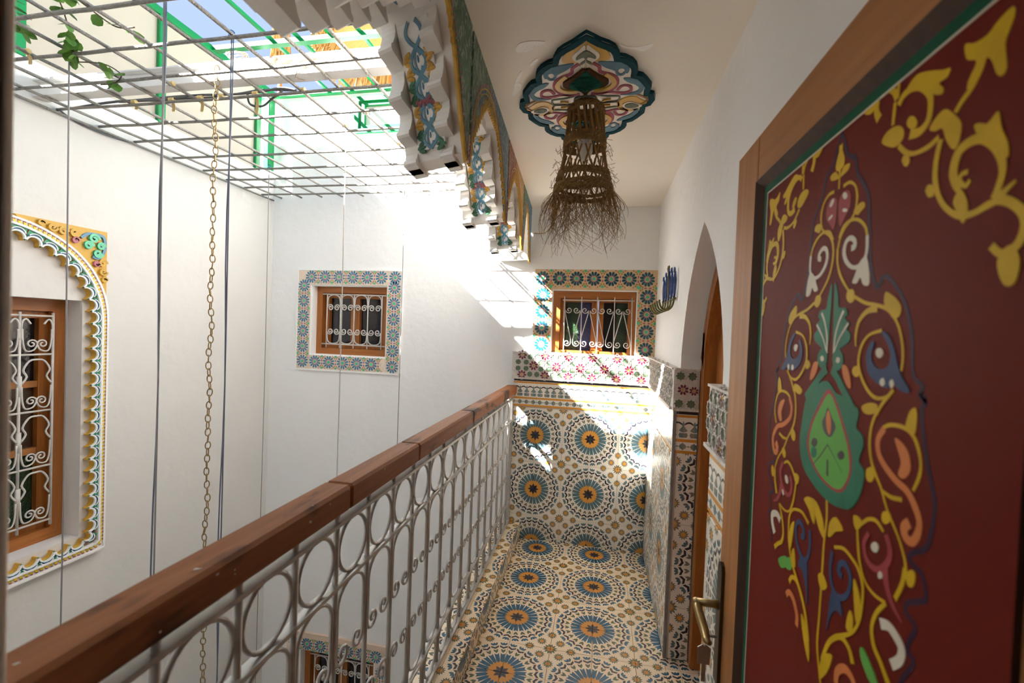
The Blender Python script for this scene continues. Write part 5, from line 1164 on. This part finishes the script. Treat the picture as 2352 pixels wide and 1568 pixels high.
for k, (a, b) in enumerate(ARC):
    b2 = min(b, YB-.002); top = 2.418
    OUT_ = [(min(y, b2), z) for y, z in cr(FACE[k], 4)]
    c = max(OUT_, key=lambda p: p[1])[0]
    for half_, nm in ((0, SPC[k][0]), (1, SPC[k][1])):
        mb = MB()
        for (y0, z0), (y1, z1) in zip(OUT_, OUT_[1:]):
            if ((y0+y1)/2 > c) != bool(half_): continue
            if y1-y0 < 1e-6: continue
            mb.prism([(y0, z0), (y1, z1), (y1, ZC-.001), (y0, ZC-.001)], -.002, .008, TAf)
        mb.build('spandrel', carve[nm], arcade)
    BC = ['leafgreen', 'seablue', 'rust', 'skyblue2'][k]; I_ = [(y-SH, z) for y, z in intr(k)]
    zi = lambda y: next((p[1]+(q_[1]-p[1])*(y-p[0])/max(1e-6, q_[0]-p[0]) for p, q_ in zip(I_, I_[1:]) if p[0] <= y <= q_[0]+1e-9), ZP)
    Yb = [OUT_[0][0]+.006+(OUT_[-1][0]-OUT_[0][0]-.012)*i/36 for i in range(37)]
    zo = lambda y: next((p[1]+(q_[1]-p[1])*(y-p[0])/max(1e-6, q_[0]-p[0]) for p, q_ in zip(OUT_, OUT_[1:]) if p[0] <= y <= q_[0]+1e-9), ZP)
    mb = MB()
    for y0, y1 in zip(Yb, Yb[1:]):
        l0, l1 = zi(y0)+.004, zi(y1)+.004
        if zo(y0) > l0+.002 and zo(y1) > l1+.002: mb.prism([(y0, l0), (y1, l1), (y1, zo(y1)), (y0, zo(y0))], -.002, .004, TAf)
    if mb.v: mb.build('carved_band', carve[BC], arcade)
    mb = MB()
    for i, (y0, y1) in enumerate(zip(Yb, Yb[1:])):
        if k == 3 and y1 > b2: continue
        zz = max(zi(y0), zi(y1)); hgt = (.050 if i % 3 == 0 else .030 if i % 3 == 1 else .016); hgt = min(hgt, max(.012, zo((y0+y1)/2)-zz-.02))
        ym = (y0+y1)/2; d_ = (y1-y0)*.24; mb.prism([(ym-d_, zi(ym)-.012), (ym+d_, zi(ym)-.012), (ym+d_*.8, zz+hgt*.5), (ym, zz+hgt), (ym-d_*.8, zz+hgt*.4)], -.002, .006, TAf)
    mb.build('ochre_fretwork', M['ochre'], arcade)
    for ins, w_, hh, mt_ in ((.002, .006, .007, M['ochre']), (-.007, .010, .006, M['pale_peach']), (.018, .003, .006, M['ochre'])):
        P_ = [(min(y, b2), z) for y, z in inset(OUT_, ins)]
        mb = MB(); mb.ribbon(P_, w_, -.002, hh, TAf); mb.build('moulding', mt_, arcade)
    P_ = resample([(min(y, b2), z) for y, z in inset(OUT_, -.008)], .014)
    mb = MB()
    for (y0, z0), (y1, z1) in zip(P_, P_[1:]): mb.ribbon([(y0+(y1-y0)*.2, z0+(z1-z0)*.2), (y0+(y1-y0)*.7, z0+(z1-z0)*.7)], .007, .006, .0095, TAf)
    props(mb.build('dentils', M['rose'], arcade), kind='stuff')
# ================================================================ rebar grid, beam, ropes, chain, cables
M['rebar'] = plain('silver painted rebar', (.30, .28, .25, 1), .45, metal=.35, bump=.8, bscale=160, var=.3, vscale=60)
grid = empty('rebar_grid', (-1.7, 1.9, ZG), 'grid of ribbed steel bars over the open court', 'grid')
GX = [-.971-.1845*k for k in range(10)]; GYs = [1.01, 1.205, 1.40, 1.585, 1.772, 1.962, 2.15, 2.393, 2.615, 2.805, 2.972, 3.15]
def bar(p, q, r):
    n = 14; mb = MB(); P_ = [Vector(p).lerp(Vector(q), i/n)+Vector((0, 0, -.006*math.sin(pi*i/n)+rr.uniform(-.002, .002))) for i in range(n+1)]
    mb.tube(P_, r, 6); 
    for s in range(0, int((Vector(q)-Vector(p)).length/.012)):
        c = Vector(p).lerp(Vector(q), (s+.5)*.012/(Vector(q)-Vector(p)).length); 
    return mb.build('bar', M['rebar'], grid, True)
for x in GX: bar((x, .31, ZG+.008), (x, YB-.001, ZG+.008), .0074)
for y in GYs: bar((XL+.001, y, ZG-.004), (-.724, y, ZG-.004), .0074)
bar((-2.69, .31, ZG-.02), (-2.69, YB-.02, ZG-.016), .007)
beam = empty('steel_beam', (-1.7, 1.70, ZG+.03), 'white painted steel I-beam spanning the court above the grid', 'beam')
M['beam_white'] = plain('white paint on steel', (.78, .77, .75, 1), .5, var=.12, vscale=12)
y0, z0, z1 = 1.70, ZG+.010, ZG+.092
for nm, q in (('bottom_flange', (y0-.030, y0+.030, z0, z0+.007)), ('web', (y0-.003, y0+.003, z0+.007, z1-.007)), ('top_flange', (y0-.030, y0+.030, z1-.007, z1))):
    mb = MB(); mb.box(XL+.001, -.724, *q); mb.build(nm, M['beam_white'], beam)
M['wire'] = plain('grey drying wire', (.26, .25, .25, 1), .5); M['wire_blue'] = plain('blue and grey twisted wire', (.14, .16, .22, 1), .5); M['wire_pale'] = plain('pale cord', (.55, .53, .50, 1), .6)
def rope(p_top, zb, drift, mt, r, label, n2=1):
    o = empty('hanging_rope', p_top, label, 'rope', 'ropes hanging from the rebar grid')
    for s in range(n2):
        mb = MB(); n = 26; pts = []
        for i in range(n+1):
            t = i/n; z = p_top[2]+(zb-p_top[2])*t
            pts.append((p_top[0]+drift*t+.004*math.sin(7*t+s*2)+s*.0042*math.cos(t*30), p_top[1]+.003*math.sin(5*t)+s*.0042*math.sin(t*30), z))
        mb.tube(pts, r, 5); mb.build('strand', mt if s == 0 else M['wire_blue'], o, True)
    mb = MB(); mb.tube([(p_top[0]+.010*math.cos(a), p_top[1]+.004*math.sin(3*a), p_top[2]+.004+.012*math.sin(a)) for a in [2*pi*q/12 for q in range(12)]], .0022, 5, True); mb.build('knot', bpy.data.materials.get('blue twine') or plain('blue twine', (.02, .18, .42, 1), .5), o)
rope((-2.105, 1.415, ZG), -2.9, -.0, M['wire'], .0030, 'thin rope hanging leftmost, below the vine leaves', 1)
rope((-1.44, 1.23, ZG+.03), -2.9, -.0, M['wire'], .0027, 'twisted blue and grey double rope left of the brass chain', 2)
rope((-1.345, 1.402, ZG), -2.9, -.0, M['wire_blue'], .0025, 'rope hanging just right of the brass chain', 2)
rope((-2.19, 2.61, ZG), -2.9, -.0, M['wire'], .0026, 'thin rope in front of the court corner', 1)
rope((-1.345, 2.145, ZG), -2.9, -.0, M['wire_pale'], .0032, 'pale cord crossing in front of the blue rosette window', 1)
rope((-1.22, 2.60, ZG), -2.9, -.0, M['wire'], .0024, 'thin rope along the right edge of the blue rosette window', 1)
chain = empty('brass_chain', (-1.66, 1.655, ZG+.03), 'long brass chain hanging from the steel beam', 'chain')
mb = MB(); a_, b_ = .0095, .0175
pts = [(a_*math.cos(t), 0, b_*math.sin(t)) for t in [2*pi*q/12 for q in range(12)]]; mb.tube(pts, .0024, 5, True); LK = mb.mesh('link', M['brass'], True)
z = ZG+.05; k = 0
while z > -1.2:
    o = link('link', LK, chain, (-1.66+.004*math.sin(k*.7), 1.655+.003*math.cos(k*.5), z), (rr.uniform(-.15, .15), rr.uniform(-.12, .12), (pi/2 if k % 2 else 0)+rr.uniform(-.35, .35)+.6)); z -= .0290; k += 1
cab = empty('cable_bundle', (-2.0, 1.78, ZG), 'grey cables taped along a bar of the grid', 'cable')
M['cable'] = plain('grey cable sheath', (.085, .085, .09, 1), .5); M['tape'] = plain('yellowed masking tape', (.62, .46, .20, 1), .6)
for s, dz in ((0, .012), (1, .020), (2, .016)):
    x0 = -2.66 if s == 0 else (-2.6 if s == 1 else -1.75)
    P_ = cr([(x0, 1.79, ZG+dz*.5), (-2.35, 1.785+.004*s, ZG+.022), (-2.1, 1.785, ZG+.010+.006*s), (-1.9, 1.782, ZG+.02), (-1.7, 1.784, ZG+.012), (-1.55, 1.785, ZG+.014+.004*s), (-1.45, 1.79+.01*s, ZG+.028), (-1.38, 1.80, ZG+.018)], 5)
    mb = MB(); mb.tube(P_, .0052, 6); mb.build('cable', M['cable'], cab, True)
mb = MB(); mb.tube(cr([(-1.62, 1.785, ZG+.01), (-1.61, 1.79, ZG-.035), (-1.55, 1.795, ZG-.045), (-1.50, 1.79, ZG-.02), (-1.44, 1.785, ZG+.012)], 6), .005, 6); mb.build('cable', M['cable'], cab, True)
mb = MB(); mb.tube(cr([(-2.68, 1.76, ZG-.01), (-2.70, 1.86, ZG-.03), (-2.69, 2.0, ZG-.035), (-2.69, 2.15, ZG-.02)], 6), .005, 6); mb.build('cable', M['cable'], cab, True)
cnt = 0
def tape(x, y, z, L, lab):
    o = MB(); w = .012
    o.tube([(x-w, y, z), (x+w, y, z)], .0098, 8)
    if L: 
        P_ = [(x+.006*math.sin(q), y+.003*q, z-.008-L*q/4) for q in range(5)]
        for p, q in zip(P_, P_[1:]): o.add([(p[0]-.008, p[1], p[2]), (p[0]+.008, p[1]+.003, p[2]), (q[0]+.006, q[1]+.003, q[2]), (q[0]-.006, q[1], q[2]), (p[0]-.008, p[1]+.001, p[2]), (p[0]+.008, p[1]+.004, p[2]), (q[0]+.006, q[1]+.004, q[2]), (q[0]-.006, q[1]+.001, q[2])], [(0, 1, 2, 3), (7, 6, 5, 4), (0, 3, 7, 4), (1, 5, 6, 2)])
    props(o.build('tape_strip', M['tape']), lab, 'tape', 'masking tape ties on the grid')
for x, y, L, lab in ((-2.24, 1.775, .02, 'tape tie on the cables nearest the left wall'), (-2.03, 1.78, .04, 'tape tie on the cables where they cross the first green post'), (-1.87, 1.78, .05, 'tape tie with a hanging tail left of the chain'), (-1.755, 1.78, 0, 'short tape tie just left of the chain'), (-1.575, 1.78, .075, 'tape tie with long loose tails right of the chain')): tape(x, y, ZG+.006, L, lab)
for x, y, lab in ((-2.265, 1.38, 'tape tie on the grid bar beside the vine'), (-1.335, 1.78, 'tape tie on the bar below the beam wires'), (-1.155, 2.0, 'tape scrap on a bar before the roof window'), (-1.34, 2.12, 'tape scrap beside the blue knot of the pale cord'), (-1.15, 2.36, 'tape scrap on the bar near the arcade'), (-1.895, 1.66, 'tape scrap on the bar under the beam at the left')): tape(x, y, ZG+.006, .0 if y > 1.4 else .035, lab)
wire = empty('wire_tangle', (-1.35, 1.72, ZG+.1), 'tangle of beige wire tied around the beam', 'wire'); M['wire_beige'] = plain('beige wire', (.42, .33, .22, 1), .6)
for cx, n_ in ((-1.60, 5), (-1.37, 9), (-1.24, 8)):
    for q in range(n_):
        mb = MB(); r_ = rr.uniform(.02, .045); ax, ay = rr.uniform(0, 3), rr.uniform(0, 3); zz = ZG+.03+rr.uniform(-.01, .06) if cx != -1.60 else ZG+.13
        mb.tube([(cx+rr.uniform(-.004, .004)+r_*math.cos(t)*1.3, 1.70+rr.uniform(-.004, .004)+r_*math.sin(t+ax)*.8, zz+r_*.6*math.sin(t*1+ay)) for t in [2*pi*e/16 for e in range(16)]], .0022, 4, True); mb.build('loop', M['wire_beige'], wire)
# ================================================================ vine
vine = empty('climbing_vine', (-1.95, 1.30, ZG+.25), 'green vine shoot with small leaves hanging through the grid', 'vine')
M['leaf'] = plain('vine leaf green', (.11, .26, .03, 1), .5, var=.35, vscale=20); M['stem'] = plain('vine stem', (.09, .065, .03, 1), .7)
stems = [[(-1.93, 1.22, ZG+.16), (-1.97, 1.30, ZG+.09), (-2.02, 1.36, ZG+.03), (-2.06, 1.40, ZG-.01), (-2.09, 1.43, ZG-.02)], [(-2.06, 1.20, ZG+.10), (-2.10, 1.24, ZG+.05), (-2.12, 1.27, ZG+.0)], [(-1.90, 1.25, ZG+.12), (-1.84, 1.30, ZG+.07), (-1.78, 1.34, ZG+.03), (-1.72, 1.36, ZG+.035)], [(-2.09, 1.43, ZG-.02), (-2.05, 1.50, ZG+.01), (-2.04, 1.56, ZG-.0), (-2.10, 1.58, ZG-.02), (-2.16, 1.57, ZG-.03)]]
for st in stems: mb = MB(); mb.tube(cr(st, 5), .0025, 5); mb.build('stem', M['stem'], vine, True)
def leaf_mesh():
    mb = MB(); pr = [(0, 0), (.25, .30), (.55, .42), (.85, .28), (1.05, 0)]
    vs_ = [(u, 0, -.02*math.sin(u*3)) for u, v in pr]+[(u, v, .10*v) for u, v in pr]+[(u, -v, .10*v) for u, v in pr]
    mb.add(vs_, [(i, i+1, 5+i+1, 5+i) for i in range(4)]+[(i, 10+i, 10+i+1, i+1) for i in range(4)]); return mb.mesh('leaf', M['leaf'])
LF = leaf_mesh()
for st, n_ in zip(stems, (40, 22, 8, 10)):
    C_ = cr(st, 8)
    for q in range(n_):
        p = Vector(rr.choice(C_)); s_ = rr.uniform(.028, .05)
        o = link('leaf', LF, vine, p+Vector((rr.uniform(-.012, .012), rr.uniform(-.01, .01), rr.uniform(-.012, .012))), (rr.uniform(-.7, .7), rr.uniform(.0, 1.2), rr.uniform(0, 2*pi))); o.scale = (s_, s_, s_)
# ================================================================ roof level: green frames, screens, pergola, thatch
scr = empty('screen_fence', (XL, 1.6, 2.74), 'cream sheeting stretched between green posts along the roof edge', 'screen')
m, nt, p = newmat('cream translucent sheeting'); p.inputs['Base Color'].default_value = (.52, .47, .40, 1); p.inputs['Roughness'].default_value = .7
tr = nt.nodes.new('ShaderNodeBsdfTranslucent'); tr.inputs[0].default_value = (.24, .205, .165, 1); mx = nt.nodes.new('ShaderNodeMixShader'); mx.inputs[0].default_value = .22
nt.links.new(p.outputs[0], mx.inputs[1]); nt.links.new(tr.outputs[0], mx.inputs[2]); nt.links.new(mx.outputs[0], nt.nodes['Material Output'].inputs[0]); M['sheet'] = m
for y0_, y1_, z0_ in ((1.64, 2.29, 2.74), (2.33, 3.08, 2.74), (-1.2, 1.33, 2.74), (1.33, 1.60, 3.05)): mb = MB(); mb.box(XL-.020, XL-.0185, y0_, y1_, z0_, 3.385); mb.build('sheet', M['sheet'], scr)  # the near sheets are unseen, added to block sun except through a low gap
for y in (-1.2, -.4, .4, 1.62, 2.31, 3.10): mb = MB(); mb.bbox(XL-.04, XL+.005, y-.025, y+.025, 2.735, 3.39, .004); mb.build('post', M['green'], scr)
mb = MB(); mb.bbox(XL-.045, XL+.008, -1.23, YB-.002, 3.385, 3.43, .005); mb.build('top_rail', M['green'], scr)
mb = MB(); mb.bbox(XL-.04, XL+.008, 3.20, 3.27, 2.78, 3.385, .004); mb.build('post', M['green'], scr)
rf = empty('roof_railing', (XL-.35, 2.4, 2.74), 'scrolled iron railing whose shadow falls on the cream sheeting', 'railing')
for i in range(9):
    y = .9+i*.22; zt = 3.55-(y-.9)*.28; mb = MB(); mb.tube([(XL-.30, y, 2.74), (XL-.30, y, zt)], .010, 6); mb.build('upright', M['iron_grey'], rf)
    mb = MB(); mb.tube([(XL-.30, y+.11+u, zt-.16+v) for u, v in spiral(0, 0, .010, .075, 0, 3.2*pi, 22)], .006, 5); mb.build('scroll', M['iron_grey'], rf)
    mb = MB(); mb.tube([(XL-.30, y+u, zt-.03+v) for u, v in arc(.11, -.10, .10, .10, 0, pi, 10)], .006, 5); mb.build('scroll', M['iron_grey'], rf)
mb = MB(); mb.tube([(XL-.30, .8, 3.58), (XL-.30, 2.75, 3.03)], .014, 6); mb.build('top_bar', M['iron_grey'], rf)
pg = empty('pergola_frame', (-2.2, 2.5, 3.42), 'thin green pergola bars against the sky', 'pergola')
M['green_pale'] = plain('sun bleached green enamel', (.35, .55, .42, 1), .35)
for x in (-2.245, -2.045, -1.81, -1.60): mb = MB(); mb.box(x-.010, x+.010, 1.0, YB+.1, 3.425, 3.445); mb.build('lath', M['green'], pg)
for y in (2.675, 1.70): mb = MB(); mb.box(XL, -.9, y-.022, y+.022, 3.395, 3.425); mb.build('crossbar', M['green'], pg)
cp = MB(); cp.bbox(XL-.3, XR+.5, YB-.005, YB+.36, 3.40, 3.43, .004); props(cp.build('trim_14', M['green']), 'green metal capping on the roof parapet', 'capping', kind='structure')
M['thatch'] = plain('golden thatch straw', (.46, .25, .065, 1), .8, var=.5, vscale=40, bump=.8, bscale=60, stretch=(6, 6, 1))
th = empty('thatch_parasol', (-3.0, 5.9, 2.74), 'golden thatched parasol rising beyond the parapet', 'parasol')
mb = MB(); mb.tube([(-3.0, 5.9, 2.74), (-3.0, 5.9, 6.0)], .05, 8); mb.build('pole', M['orange_wood_z'], th)
mb = MB()
for k in range(900):
    a = rr.uniform(0, 2*pi); r0, r1 = rr.uniform(.02, .5), rr.uniform(.75, 1.0); zz = rr.uniform(-.03, .03)
    mb.tube([(-3.0+r0*math.cos(a), 5.9+r0*math.sin(a), 6.05-r0*.62+zz), (-3.0+r1*math.cos(a+.03), 5.9+r1*math.sin(a+.03), 6.05-r1*.62+zz-.03), (-3.0+(r1+.08)*math.cos(a+.05), 5.9+(r1+.08)*math.sin(a+.05), 5.95-r1*.66+zz-.14)], .014, 4, False, 0, False)
props(mb.build('straw_cover', M['thatch'], th), kind='stuff')
mb = MB(); mb.lathe([(.01, 6.06), (1.0, 5.43), (.98, 5.40), (.01, 5.98)], (-3.0, 5.9, 0), 28); mb.build('under_cover', M['thatch'], th)
tb = empty('thatch_bundle', (-4.45, 5.5, 2.74), 'upright bundle of straw tied to a pole on the far roof', 'straw bundle')
mb = MB(); mb.tube([(-4.48, 5.5, 2.74), (-4.48, 5.5, 5.9)], .03, 6); mb.build('pole', M['orange_wood_z'], tb)
mb = MB()
for k in range(160):
    a = rr.uniform(0, 2*pi); r0, r1 = rr.uniform(.02, .09), rr.uniform(.03, .135); mb.tube([(-4.48+r0*math.cos(a), 5.5+r0*math.sin(a), 5.95+rr.uniform(-.1, .2)), (-4.48+r1*math.cos(a), 5.5+r1*math.sin(a), 5.15+rr.uniform(-.05, .12))], .012, 4, False, 0, False)
props(mb.build('straw', M['thatch'], tb), kind='stuff')
